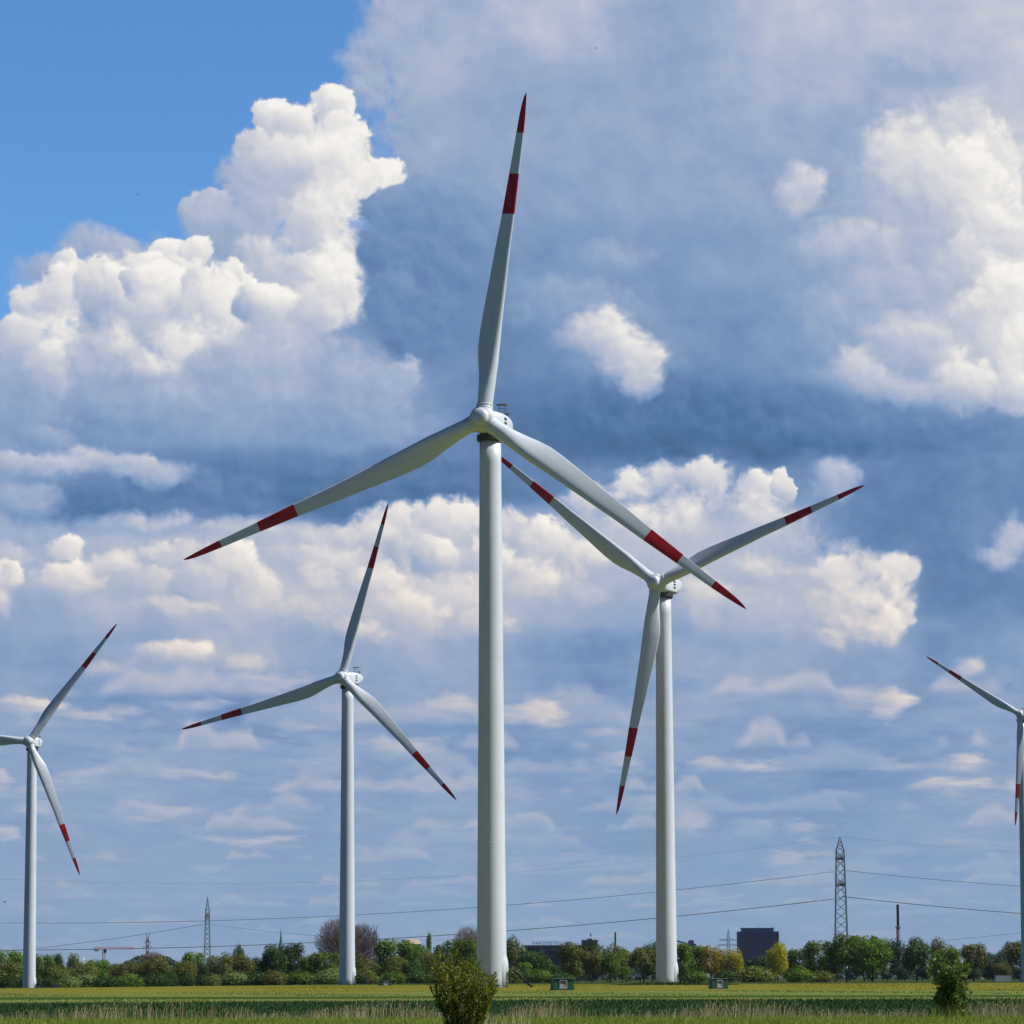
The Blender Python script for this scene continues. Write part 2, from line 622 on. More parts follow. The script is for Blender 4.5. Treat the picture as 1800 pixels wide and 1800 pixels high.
# ------------------------------------------------------------------ object helpers
def tag(o, label=None, cat=None, group=None, kind=None):
    if label: o['label'] = label
    if cat: o['category'] = cat
    if group: o['group'] = group
    if kind: o['kind'] = kind
    return o
def empty(name, loc, rz=0.0):
    o = bpy.data.objects.new(name, None)
    o.empty_display_size = 0.5
    o.location = loc
    o.rotation_euler = (0, 0, rz)
    C.objects.link(o)
    return o
def link_mesh(name, me, mats, parent=None, loc=None, smooth=False):
    for m_ in (mats if isinstance(mats, (list, tuple)) else [mats]):
        me.materials.append(m_)
    if smooth:
        me.polygons.foreach_set('use_smooth', [True] * len(me.polygons))
    o = bpy.data.objects.new(name, me)
    C.objects.link(o)
    if parent is not None: o.parent = parent
    if loc is not None: o.location = loc
    return o
def from_arrays(name, verts, faces, mats, parent=None, loc=None, smooth=False, mat_idx=None):
    """verts (n,3) array, faces (m,k) array of equal size faces"""
    verts = np.asarray(verts, dtype=np.float32); faces = np.asarray(faces, dtype=np.int32)
    me = bpy.data.meshes.new(name)
    me.vertices.add(len(verts)); me.vertices.foreach_set('co', verts.ravel())
    k = faces.shape[1]
    me.loops.add(faces.size); me.loops.foreach_set('vertex_index', faces.ravel())
    me.polygons.add(len(faces))
    me.polygons.foreach_set('loop_start', np.arange(0, faces.size, k, dtype=np.int32))
    me.polygons.foreach_set('loop_total', np.full(len(faces), k, dtype=np.int32))
    me.update(calc_edges=True)
    o = link_mesh(name, me, mats, parent, loc, smooth)
    if mat_idx is not None:
        me.polygons.foreach_set('material_index', np.asarray(mat_idx, dtype=np.int32))
    return o
class MB:
    """collects boxes, bars, tubes and lathes into one mesh"""
    def __init__(s):
        s.bm = bmesh.new()
    def box(s, c, size, rz=0.0, bev=0.0):
        r = bmesh.ops.create_cube(s.bm, size=1.0)
        M = Matrix.Translation(c) @ Matrix.Rotation(rz, 4, 'Z') @ Matrix.Diagonal((*size, 1))
        bmesh.ops.transform(s.bm, matrix=M, verts=r['verts'])
        if bev > 0:
            es = list({e for v in r['verts'] for e in v.link_edges})
            bmesh.ops.bevel(s.bm, geom=es, offset=bev, segments=2, affect='EDGES')
        return s
    def bar(s, a, b, r, n=4, r2=None):
        a, b = Vector(a), Vector(b)
        d = b - a
        q = d.to_track_quat('Z', 'Y').to_matrix()
        ring = []
        for p, rr in ((a, r), (b, r if r2 is None else r2)):
            ring.append([s.bm.verts.new(p + q @ Vector((math.cos(t) * rr, math.sin(t) * rr, 0)))
                         for t in [2 * math.pi * (i + 0.5) / n for i in range(n)]])
        for i in range(n):
            j = (i + 1) % n
            s.bm.faces.new((ring[0][i], ring[0][j], ring[1][j], ring[1][i]))
        s.bm.faces.new(ring[0][::-1]); s.bm.faces.new(ring[1])
        return s
    def tube(s, pts, rads, n=8, cap=True):
        """tube through points with a radius at each"""
        rings = []
        for i, p in enumerate(pts):
            p = Vector(p)
            d = (Vector(pts[min(i + 1, len(pts) - 1)]) - Vector(pts[max(i - 1, 0)])).normalized()
            q = d.to_track_quat('Z', 'Y').to_matrix()
            rings.append([s.bm.verts.new(p + q @ Vector((math.cos(2 * math.pi * k / n) * rads[i], math.sin(2 * math.pi * k / n) * rads[i], 0))) for k in range(n)])
        for a, b in zip(rings, rings[1:]):
            for i in range(n):
                j = (i + 1) % n
                s.bm.faces.new((a[i], a[j], b[j], b[i]))
        if cap:
            s.bm.faces.new(rings[0][::-1]); s.bm.faces.new(rings[-1])
        return s
    def lathe(s, prof, n=48, mat=None, cap=True):
        """profile of (radius, z) turned about Z"""
        rings = []
        for r, z in prof:
            if r < 1e-6:
                rings.append([s.bm.verts.new((0, 0, z))])
            else:
                rings.append([s.bm.verts.new((r * math.cos(2 * math.pi * k / n), r * math.sin(2 * math.pi * k / n), z)) for k in range(n)])
        new = [v for r_ in rings for v in r_]
        for a, b in zip(rings, rings[1:]):
            for i in range(n):
                j = (i + 1) % n
                if len(a) == 1: s.bm.faces.new((a[0], b[i], b[j]))
                elif len(b) == 1: s.bm.faces.new((a[i], a[j], b[0]))
                else: s.bm.faces.new((a[i], a[j], b[j], b[i]))
        if cap:
            if len(rings[0]) > 1: s.bm.faces.new(rings[0][::-1])
            if len(rings[-1]) > 1: s.bm.faces.new(rings[-1])
        if mat is not None:
            bmesh.ops.transform(s.bm, matrix=mat, verts=new)
        return s
    def build(s, name, mats, parent=None, loc=None, smooth=False):
        bmesh.ops.recalc_face_normals(s.bm, faces=s.bm.faces[:])
        me = bpy.data.meshes.new(name)
        s.bm.to_mesh(me); s.bm.free()
        return link_mesh(name, me, mats, parent, loc, smooth)

# ------------------------------------------------------------------ materials
def new_mat(name):
    m_ = bpy.data.materials.new(name)
    m_.use_nodes = True
    t = m_.node_tree
    p = t.nodes['Principled BSDF']
    return m_, G(t), p
def paint(name, col, rough=0.45, dirt=0.06, scale=0.6, metallic=0.0, spec=0.5):
    """paint with faint uneven weathering"""
    m_, h, p = new_mat(name)
    oc = h.node('ShaderNodeTexCoord').outputs['Object']
    st = h.v('MULTIPLY', oc, (1.0, 1.0, 0.25))
    n1 = h.noise(st, scale, 5.0, 0.6)
    c = h.mixc(h.step(n1, 0.35, 0.75), (*col, 1.0), tuple(q * (1 - dirt * 2.2) for q in col) + (1.0,))
    h.put(p.inputs['Base Color'], c)
    h.put(p.inputs['Roughness'], h.m('MULTIPLY_ADD', n1, 0.2, rough - 0.1))
    p.inputs['Metallic'].default_value = metallic
    p.inputs['Specular IOR Level'].default_value = spec
    return m_
def leafmat(name, a, b, trans=0.25, scale=0.35, rnd_amt=0.5):
    """foliage: colour varies from clump to clump and tree to tree"""
    m_, h, p = new_mat(name)
    geo = h.node('ShaderNodeNewGeometry')
    oi = h.node('ShaderNodeObjectInfo')
    n1 = h.noise(geo.outputs['Position'], scale, 3.0, 0.6)
    k = h.m('ADD', h.m('MULTIPLY', geo.outputs['Random Per Island'], rnd_amt), h.m('MULTIPLY', h.step(n1, 0.3, 0.7), 1 - rnd_amt))
    c = h.mixc(k, (*a, 1), (*b, 1))
    hs = h.node('ShaderNodeHueSaturation')
    h.put(hs.inputs['Value'], h.m('MULTIPLY_ADD', oi.outputs['Random'], 0.4, 0.8))
    h.put(hs.inputs['Hue'], h.m('MULTIPLY_ADD', oi.outputs['Random'], 0.025, 0.488))
    h.put(hs.inputs['Color'], c)
    h.put(p.inputs['Base Color'], hs.outputs[0])
    p.inputs['Roughness'].default_value = 0.6
    p.inputs['Specular IOR Level'].default_value = 0.25
    tr = h.node('ShaderNodeBsdfTranslucent')
    h.put(tr.inputs[0], hs.outputs[0])
    mx = h.node('ShaderNodeMixShader')
    mx.inputs[0].default_value = trans
    h.put(mx.inputs[1], p.outputs[0]); h.put(mx.inputs[2], tr.outputs[0])
    h.t.links.new(mx.outputs[0], h.t.nodes['Material Output'].inputs[0])
    return m_
def fieldmat(name, a, b, c, sx=0.25, sy=0.05, fine_scale=2.0):
    """a crop seen at a grazing angle: rows, patches and tufts"""
    m_, h, p = new_mat(name)
    pos = h.node('ShaderNodeNewGeometry').outputs['Position']
    n1 = h.noise(h.v('MULTIPLY', pos, (sx, sy, 0.0)), 1.0, 4.0, 0.6)
    n2 = h.noise(h.v('MULTIPLY', pos, (1.0, 0.15, 0.0)), fine_scale, 3.0, 0.6)
    col = h.mixc(h.step(n1, 0.3, 0.7), (*a, 1), (*b, 1))
    col = h.mixc(h.step(n2, 0.45, 0.8), col, (*c, 1))
    h.put(p.inputs['Base Color'], col)
    p.inputs['Roughness'].default_value = 1.0
    p.inputs['Specular IOR Level'].default_value = 0.0
    return m_

# ------------------------------------------------------------------ the ground
def sstep(a, b, x):
    t = np.clip((x - a) / (b - a), 0, 1)
    return t * t * (3 - 2 * t)
def gz(x, y):
    """height of the land"""
    x = np.asarray(x, dtype=float); y = np.asarray(y, dtype=float)
    z = 0.28 * sstep(430, 520, y) - 0.0005 * np.clip(y - 522, 0, 2500)
    z = z - 2.4 * sstep(40, 190, -x) * sstep(450, 1150, y)
    z = z + 0.05 * np.sin(x * 0.05 + 1.0) * np.sin(y * 0.031) * sstep(80, 200, y)
    return z
def gzf(x, y): return float(gz(x, y))

def strip(name, xs, ys, lift, mat, near=None, far=None):
    """sheet of land between two edges; near/far give wavy edges as functions of x"""
    X, Y = np.meshgrid(xs, ys)
    if near is not None:
        t = (Y - ys[0]) / (ys[-1] - ys[0])
        Y = near(X) * (1 - t) + far(X) * t
    Z = gz(X, Y) + lift
    V_ = np.stack([X, Y, Z], -1).reshape(-1, 3)
    nx, ny = len(xs), len(ys)
    i = np.arange(nx * ny).reshape(ny, nx)
    F_ = np.stack([i[:-1, :-1], i[:-1, 1:], i[1:, 1:], i[1:, :-1]], -1).reshape(-1, 4)
    return from_arrays(name, V_, F_, mat, smooth=True)

M_soil = fieldmat('meadow_ground', (0.045, 0.07, 0.022), (0.035, 0.055, 0.02), (0.07, 0.085, 0.03))
M_grass0 = fieldmat('short_grass', (0.15, 0.22, 0.03), (0.12, 0.19, 0.028), (0.21, 0.26, 0.05), 0.5, 0.2)
M_dark = fieldmat('dark_crop', (0.038, 0.10, 0.028), (0.028, 0.08, 0.024), (0.055, 0.13, 0.035), 0.15, 0.05)
M_barley = fieldmat('pale_crop', (0.16, 0.19, 0.05), (0.13, 0.17, 0.04), (0.19, 0.21, 0.065), 0.10, 0.06, 1.2)
M_line = fieldmat('dark_grass_line', (0.05, 0.10, 0.022), (0.035, 0.08, 0.02), (0.08, 0.13, 0.03), 0.2, 0.1)
M_yellow = fieldmat('yellow_flowers', (0.20, 0.185, 0.028), (0.16, 0.16, 0.03), (0.11, 0.13, 0.035), 0.06, 0.03, 0.9)

xs_far = np.concatenate([np.linspace(-30000, -1200, 8), np.linspace(-1000, 1000, 81), np.linspace(1200, 30000, 8)])
tag(strip('ground', xs_far, np.concatenate([np.linspace(-200, 80, 8), np.linspace(100, 1800, 120), np.geomspace(1900, 30000, 12)]), 0.0, M_soil), kind='structure')
xs = np.linspace(-205, 205, 411)
def wav(base, amp, s, slope=0.0):
    return lambda x: base + amp * np.sin(x * s + base) + amp * 0.5 * np.sin(x * s * 2.7 + 1.3) + amp * 0.35 * np.sin(x * s * 9.1 + base * 3) + slope * x
e_grass = wav(149, 0.4, 0.31)
e_dark = wav(250, 1.5, 0.05, -0.12)
e_l1 = wav(292, 2.0, 0.03, -0.16)
e_l2 = wav(322, 2.0, 0.035, -0.16)
e_pale = wav(432, 5.0, 0.02, -0.15)
def far_edge(x):
    return 1250 + 25 * np.sin(x * 0.013)
tag(strip('short_grass_verge', np.linspace(-160, 160, 161), np.linspace(0, 1, 40), 0.02, M_grass0, wav(60, 0, 1), e_grass), kind='structure')
tag(strip('dark_green_crop_field', xs, np.linspace(0, 1, 30), 0.06, M_dark, e_grass, e_dark), kind='structure')
tag(strip('pale_green_crop_field', xs, np.linspace(0, 1, 50), 0.10, M_barley, e_dark, e_pale), kind='structure')
tag(strip('dark_field_track', xs, np.linspace(0, 1, 8), 0.13, M_line, e_l1, e_l2), kind='structure')
tag(strip('yellow_flower_field', xs, np.linspace(0, 1, 120), 0.10, M_yellow, e_pale, wav(820, 8, 0.02)), kind='structure')

# blades and stalks as real geometry
def blades(name, n, xr, yr, hfun, width, mat, lean=0.25, seed=1, head=False, keep=None, label=None, cat=None):
    rs = np.random.RandomState(seed)
    x = rs.uniform(*xr, n); y = rs.uniform(*yr, n)
    if keep is not None:
        k = keep(x, y, rs); x, y = x[k], y[k]
    n = len(x)
    hgt = hfun(x, y, rs)
    th = rs.uniform(0, 2 * np.pi, n)
    lx = rs.normal(0.10, lean, n) * hgt; ly = rs.normal(0, lean, n) * hgt
    z = gz(x, y) - 0.02
    w = width * rs.uniform(0.6, 1.3, n)
    cx_, sy_ = np.cos(th) * w, np.sin(th) * w
    base = np.stack([x, y, z], -1)
    side = np.stack([cx_, sy_, np.zeros(n)], -1)
    mid = base + np.stack([lx * 0.35, ly * 0.35, hgt * 0.6], -1)
    top = base + np.stack([lx, ly, hgt], -1)
    v = np.concatenate([base - side, base + side, mid + side * 0.8, mid - side * 0.8, top + side * 0.15, top - side * 0.15], 0)
    i = np.arange(n)
    f = np.concatenate([np.stack([i, i + n, i + 2 * n, i + 3 * n], -1), np.stack([i + 3 * n, i + 2 * n, i + 4 * n, i + 5 * n], -1)], 0)
    if head:
        a = base + np.stack([lx * 0.8, ly * 0.8, hgt * 0.86], -1); b = top + (top - a) * 0.5
        m2 = (a + b) / 2; s2 = side * 1.3
        o_ = len(v)
        v = np.concatenate([v, a, m2 + s2, b, m2 - s2], 0)
        f = np.concatenate([f, np.stack([o_ + i, o_ + i + n, o_ + i + 2 * n, o_ + i + 3 * n], -1)], 0)
    o = from_arrays(name, v, f, mat)
    return tag(o, label, cat, kind='stuff')

M_blade = leafmat('grass_blade', (0.19, 0.26, 0.03), (0.34, 0.40, 0.08), 0.35, 0.5, 0.5)
M_straw = leafmat('dry_straw', (0.36, 0.30, 0.15), (0.62, 0.53, 0.30), 0.2, 0.3, 0.6)
M_cropb = leafmat('crop_blade', (0.036, 0.10, 0.026), (0.06, 0.15, 0.04), 0.2, 0.2, 0.5)
M_paleb = leafmat('pale_crop_blade', (0.21, 0.27, 0.06), (0.33, 0.37, 0.11), 0.2, 0.1, 0.5)
blades('meadow_grass', 90000, (-26, 26), (100, 149.5), lambda x, y, r: 0.12 + 0.16 * r.rand(len(x)), 0.012, M_blade, seed=1,
       label='short green meadow grass along the bottom of the picture', cat='grass')
def patchy(x, y, r):
    d = 0.5 + 0.5 * np.sin(x * 0.9 + 2 * np.sin(x * 0.31)) * np.sin(x * 0.23 + 1)
    return r.rand(len(x)) < 0.18 + 0.82 * d
def reed_h(x, y, r):
    return (0.32 + 0.34 * r.rand(len(x)) ** 1.5) * (1 + 0.35 * np.sin(x * 0.7 + 1.5 * np.sin(x * 0.17)))
blades('dry_grass_stalks', 9000, (-27, 27), (147, 151.5), reed_h, 0.010, M_straw, 0.16, 2, True, patchy,
       label='straw coloured dry grass stalks fringing the dark green crop', cat='dry grass')
blades('dark_crop_plants', 60000, (-48, 48), (150, 250), lambda x, y, r: 0.22 + 0.08 * r.rand(len(x)), 0.03, M_cropb, 0.2, 3, False,
       lambda x, y, r: np.abs(x) < y * 0.17, label='dark green crop in rows behind the dry stalks', cat='crop')

blades('pale_crop_plants', 60000, (-75, 75), (249, 434), lambda x, y, r: (0.10 + 0.10 * r.rand(len(x))) * (1 + 0.3 * np.sin(x * 0.21 + y * 0.05)), 0.06, M_paleb, 0.3, 4, False,
       lambda x, y, r: (np.abs(x) < y * 0.165) & ~((y + 0.16 * x > 289) & (y + 0.16 * x < 325)), label='pale green crop standing behind the dark green band', cat='crop')
M_flower = leafmat('yellow_flower_heads', (0.46, 0.39, 0.015), (0.26, 0.26, 0.03), 0.2, 0.02, 0.55)
blades('yellow_flowers', 110000, (-130, 130), (436, 800), lambda x, y, r: (0.06 + 0.12 * r.rand(len(x))) * (1 + 0.35 * np.sin(x * 0.11 + 2 * np.sin(x * 0.037))), 0.085, M_flower, 0.3, 5, False,
       lambda x, y, r: (np.abs(x) < y * 0.165) & (y > 436 - 0.15 * x) & (r.rand(len(x)) < 0.5 + 0.5 * np.sin(x * 0.09 + y * 0.02)), label='yellow flowering strip in front of the tree belt', cat='flowers')
M_weed = leafmat('dark_weeds', (0.03, 0.06, 0.015), (0.06, 0.10, 0.025), 0.2, 0.2, 0.5)
blades('weeds_at_tower', 2600, (12, 46), (640, 735), lambda x, y, r: (0.25 + 0.5 * r.rand(len(x))) * np.exp(-((x - 29) / 10.0) ** 2), 0.14, M_weed, 0.3, 6, False,
       None, label='darker weeds around the foot of the second tower', cat='weeds')

# ------------------------------------------------------------------ wind turbines
M_white = paint('turbine_white', (0.71, 0.755, 0.80), 0.38, 0.055, 0.25)
M_grey = paint('dark_metal', (0.045, 0.05, 0.055), 0.5, 0.1)
M_mast = paint('mast_grey', (0.13, 0.14, 0.15), 0.5, 0.1)
M_seam = paint('seam_grey', (0.42, 0.44, 0.45), 0.5, 0.05)
def blade_material(name, R_, red=(0.52, 0.016, 0.016)):
    m_, h, p = new_mat(name)
    oc = h.node('ShaderNodeTexCoord').outputs['Object']
    z = h.sep(oc)[2]
    r = h.m('DIVIDE', z, R_)
    a = h.m('GREATER_THAN', r, 0.876)
    b = h.m('MULTIPLY', h.m('GREATER_THAN', r, 0.626), h.m('LESS_THAN', r, 0.75))
    n1 = h.noise(h.v('MULTIPLY', oc, (1, 1, 0.15)), 0.9, 4.0, 0.6)
    wcol = h.mixc(h.step(n1, 0.4, 0.8), (0.71, 0.76, 0.805, 1), (0.63, 0.68, 0.725, 1))
    rcol = h.mixc(h.step(n1, 0.4, 0.8), (*red, 1), (red[0] * 0.8, red[1], red[2], 1))
    h.put(p.inputs['Base Color'], h.mixc(h.m('MAXIMUM', a, b), wcol, rcol))
    p.inputs['Roughness'].default_value = 0.35
    return m_

def blade_mesh(R_, k=1.0, root=1.3):
    """airfoil blade along +Z, leading edge towards +X, pressure side towards -Y"""
    #        r/R   chord  thick  twist  shift of pitch axis along the chord
    st = [(0.030, 2.2, 1.00, 8, 0.50), (0.055, 2.2, 1.00, 8, 0.50), (0.09, 2.4, 0.86, 14, 0.46), (0.13, 2.75, 0.66, 14, 0.40), (0.18, 3.3, 0.46, 13, 0.34),
          (0.22, 3.45, 0.37, 11, 0.30), (0.27, 3.35, 0.31, 9.5, 0.28), (0.34, 3.05, 0.27, 8, 0.27), (0.42, 2.7, 0.245, 6.5, 0.27), (0.52, 2.3, 0.22, 5, 0.26),
          (0.62, 1.95, 0.20, 3.5, 0.30), (0.72, 1.62, 0.19, 2.5, 0.30), (0.80, 1.36, 0.18, 1.5, 0.31), (0.88, 1.12, 0.17, 1, 0.32), (0.93, 0.92, 0.16, 0.5, 0.30),
          (0.965, 0.66, 0.16, 0, 0.25), (0.985, 0.42, 0.16, 0, 0.2), (0.997, 0.16, 0.16, 0, 0.1), (1.0, 0.05, 0.16, 0, 0.0)]
    rr = [s_[0] for s_ in st]
    fine_r = np.unique(np.concatenate([rr, np.linspace(0.03, 1, 60), [0.626, 0.75, 0.876]]))
    from_st = lambda j: np.interp(fine_r, rr, [s_[j] for s_ in st])
    ch, tk, tw, sh = [from_st(j) for j in (1, 2, 3, 4)]
    n = 28
    vs, fs = [], []
    for i, r in enumerate(fine_r):
        c = ch[i] * k; t = tk[i]
        circ = min(max((t - 0.42) / 0.55, 0), 1); circ = circ * circ * (3 - 2 * circ)
        for q in range(n):
            a = 2 * math.pi * q / n
            xc = 0.5 * (1 + math.cos(a))            # 1 = trailing edge, 0 = leading edge
            yt = 5 * t * (0.2969 * math.sqrt(max(xc, 0)) - 0.126 * xc - 0.3516 * xc ** 2 + 0.2843 * xc ** 3 - 0.1015 * xc ** 4)
            y_air = (yt if a < math.pi else -yt) * 1.0 + 0.02 * math.sin(math.pi * xc)
            y_cir = 0.5 * t * math.sin(a)
            x = (xc - sh[i]) * c * -1
            y = (y_air * (1 - circ) + y_cir * circ) * c
            tw_ = math.radians(tw[i])
            X = x * math.cos(tw_) + y * math.sin(tw_)
            Y = -x * math.sin(tw_) + y * math.cos(tw_)
            Y += -0.9 * k * (r ** 2.2)             # slight bend away from the tower
            vs.append((X, Y, r * R_))
    m_ = len(fine_r)
    for i in range(m_ - 1):
        for q in range(n):
            j = (q + 1) % n
            fs.append((i * n + q, i * n + j, (i + 1) * n + j, (i + 1) * n + q))
    return vs, fs, n, m_

def make_turbine(px, base_py, D, hub_px, hub_py, angle0, yaw_deg, label, R_=47.0, twin=None, ks=None):
    """px/base: tower foot; hub position gives the height; angle0: first blade, clockwise from up"""
    base = at(px, base_py, D)
    gx = base.x
    gzv = gzf(gx, D)
    hub_h = at(px, hub_py, D).z - gzv
    yaw = R(yaw_deg)
    root = empty('wind_turbine', (gx, D, gzv))
    tag(root, label, 'wind turbine', 'wind turbines standing in the fields')
    k = ks if ks else R_ / 46.25
    # tower, steel sections with faint flanges
    rb, rt = 2.12 * k, 1.52 * k
    top_z = hub_h - 2.2 * k
    prof = []
    zs = [0, 0.28, 0.56, 0.8, 1.0]
    t = MB()
    prof = [(rb, -1.0)]
    for f in np.linspace(0.02, 1.0, 24):
        prof.append((rb + (rt - rb) * (f ** 0.9), f * top_z))
    t.lathe(prof, 64)
    tw = t.build('tower', M_white, root, smooth=True)
    for f in (0.26, 0.6):
        sm = MB()
        r_ = rb + (rt - rb) * (f ** 0.9)
        z = f * top_z
        sm.lathe([(r_ + 0.003, z - 0.09), (r_ + 0.012, z - 0.05), (r_ + 0.012, z + 0.05), (r_ + 0.003, z + 0.09)], 64, cap=False)
        sm.build('tower_flange', M_white, tw, smooth=True)
    # entrance bay and stairs on the right
    a = R(-12)
    db = MB(); db.lathe([(1.5, -0.8), (1.5, 3.4), (1.42, 3.9), (1.3, 4.4), (1.1, 5.0)], 32, Matrix.Translation((rb - 1.28, 0, 0)))
    dd = db.build('entrance_bay', M_white, tw, smooth=True); dd.rotation_euler.z = a
    stp = MB()
    nst = 9
    for i in range(nst):
        f = i / (nst - 1)
        stp.box((rb + 1.2 + 2.3 * f, 0, 2.3 * (1 - f) + 0.1), (0.42, 1.0, 0.06))
    for sy in (-0.52, 0.52):
        stp.bar((rb + 0.9, sy, 2.5), (rb + 3.7, sy, 0.05), 0.09)
        stp.bar((rb + 0.6, sy, 3.5), (rb + 1.1, sy, 3.5), 0.04)
        stp.bar((rb + 1.1, sy, 3.5), (rb + 3.7, sy, 1.05), 0.05)
        for f in (0, 0.33, 0.66, 1):
            stp.bar((rb + 1.1 + 2.6 * f, sy, 2.35 - 2.3 * f), (rb + 1.1 + 2.6 * f, sy, 3.5 - 2.45 * f), 0.035)
    stp.box((rb + 0.8, 0, 2.42), (0.9, 1.05, 0.08))
    so = stp.build('access_stairs', M_grey, root); so.rotation_euler.z = a
    # nacelle: faces the camera, turned by yaw; local -Y is upwind
    nac = MB()
    secs = [(-2.1, 1.35, 1.35, 0.1), (-1.6, 1.62, 1.62, 0.1), (0.0, 1.78, 1.75, 0.1), (2.6, 1.82, 1.82, 0.12), (4.2, 1.76, 1.62, 0.28), (5.8, 1.6, 1.2, 0.52), (7.2, 1.3, 0.75, 0.72), (7.9, 0.95, 0.42, 0.8)]
    rings = []
    n = 32
    for y, hw, hh, zc in secs:
        ring = []
        for q in range(n):
            t_ = 2 * math.pi * q / n
            c_, s_ = math.cos(t_), math.sin(t_)
            e = 0.55
            ring.append(nac.bm.verts.new((math.copysign(abs(c_) ** e, c_) * hw * k, y * k, (zc + math.copysign(abs(s_) ** e, s_) * hh) * k)))
        rings.append(ring)
    for a_, b_ in zip(rings, rings[1:]):
        for q in range(n):
            j = (q + 1) % n
            nac.bm.faces.new((a_[q], a_[j], b_[j], b_[q]))
    nac.bm.faces.new(rings[0][::-1]); nac.bm.faces.new(rings[-1])
    no = nac.build('nacelle', M_white, root, (0, 0, hub_h), smooth=True)
    no.rotation_euler = (0, 0, -yaw)
    yw = MB(); yw.lathe([(rt + 0.25, -2.5 * k), (rt + 0.42, -2.3 * k), (rt + 0.42, -1.55 * k)], 48)
    yw.build('yaw_ring', M_grey, no)
    bl = MB(); bl.box((0, 0.9 * k, -1.06 * k), (3.72 * k, 4.6 * k, 0.07 * k))
    bl.build('nacelle_seam', M_seam, no)
    vt = MB()
    for z in (0.95, 0.35, -0.25):
        vt.box((1.80 * k, 1.6 * k, z * k), (0.16, 0.95 * k, 0.28 * k))
    vt.build('vent', M_grey, no)
    ms = MB()
    z0 = 1.8 * k
    for x_ in (0.1, 1.1):
        for y_ in (3.6, 4.6):
            ms.bar((x_ * k, y_ * k, z0), (x_ * k, y_ * k, z0 + 1.55 * k), 0.045 * k, 4)
    for z in (0.5, 1.0):
        ms.bar((0.1 * k, 3.6 * k, z0 + z * k), (1.1 * k, 3.6 * k, z0 + z * k), 0.04 * k, 4)
    ms.box((0.6 * k, 4.1 * k, z0 + 1.6 * k), (1.5 * k, 1.1 * k, 0.16 * k))
    ms.build('instrument_mast', M_mast, no)
    ms = MB()
    ms.bar((0.8 * k, 5.9 * k, 1.4 * k), (0.8 * k, 5.9 * k, 2.3 * k), 0.05 * k)
    ms.box((0.8 * k, 5.9 * k, 2.3 * k), (0.7 * k, 0.3 * k, 0.25 * k))
    ms.build('wind_vane', M_mast, no)
    # rotor, tilted up by 5 degrees, standing 4 m in front of the tower axis
    rotm = (Matrix.Translation((0, 0, hub_h)) @ Matrix.Rotation(-yaw, 4, 'Z') @ Matrix.Translation((0, -3.7 * k, 0.25 * k)) @ Matrix.Rotation(R(-5), 4, 'X'))
    hb = MB()
    hb.lathe([(1.5 * k, -1.5 * k), (1.75 * k, -1.2 * k), (1.86 * k, -0.3 * k), (1.82 * k, 0.5 * k), (1.70 * k, 0.95 * k), (1.46 * k, 1.22 * k), (1.20 * k, 1.30 * k), (1.18 * k, 1.38 * k), (1.16 * k, 1.85 * k), (1.08 * k, 2.05 * k), (0.88 * k, 2.19 * k), (0.5 * k, 2.28 * k), (0, 2.31 * k)], 48, Matrix.Rotation(R(90), 4, 'X'))
    for b in range(3):
        aa = R(angle0 + 120 * b)
        hb.lathe([(1.25 * k, 0.6 * k), (1.2 * k, 1.75 * k), (1.14 * k, 1.95 * k)], 32, Matrix.Rotation(aa, 4, 'Y'))
    ho = hb.build('hub', M_white, root, smooth=True)
    ho.matrix_local = rotm
    vs, fs, n_, m_ = blade_mesh(R_, k)
    bmat = blade_material('blade_paint', R_, (0.52, 0.016, 0.016) if twin is None else (0.58, 0.05, 0.03))
    me = None
    for b in range(3):
        aa = R(angle0 + 120 * b)
        if me is None:
            bo = from_arrays('blade', vs, fs, bmat, root, smooth=True)
            me = bo.data
        else:
            bo = bpy.data.objects.new('blade', me); C.objects.link(bo); bo.parent = root
        bo.matrix_local = rotm @ Matrix.Rotation(aa, 4, 'Y')
        ca = MB(); ca.lathe([(1.12 * k, 1.96 * k), (1.2 * k, 2.0 * k), (1.2 * k, 2.14 * k), (1.06 * k, 2.2 * k)], 32, cap=False)
        ca.build('blade_collar', M_white, bo, smooth=True)
    return root

make_turbine(864.5, 1734, 522, 862, 746, 6.8, 16, 'tallest and nearest white wind turbine, its upper blade pointing straight up in the middle', R_=48.1, ks=1.0)
make_turbine(1172, 1733, 738, 1167, 1030, 68.6, 24, 'white wind turbine with one blade hanging down its tower, standing right of the tallest one', ks=1.0)
make_turbine(610, 1731, 963, 609, 1194, 14.6, 21, 'white wind turbine in front of the bare brown trees, left of the tallest one', ks=1.0)
make_turbine(51, 1740, 1188, 55, 1306, 36.8, 9, 'white wind turbine at the left edge with one blade leaving the picture', ks=1.0)
make_turbine(1805, 1727, 1100, 1802, 1258, 63.2, 14, 'half hidden wind turbine at the right edge with short brighter red tipped blades', R_=33.3, twin=1)

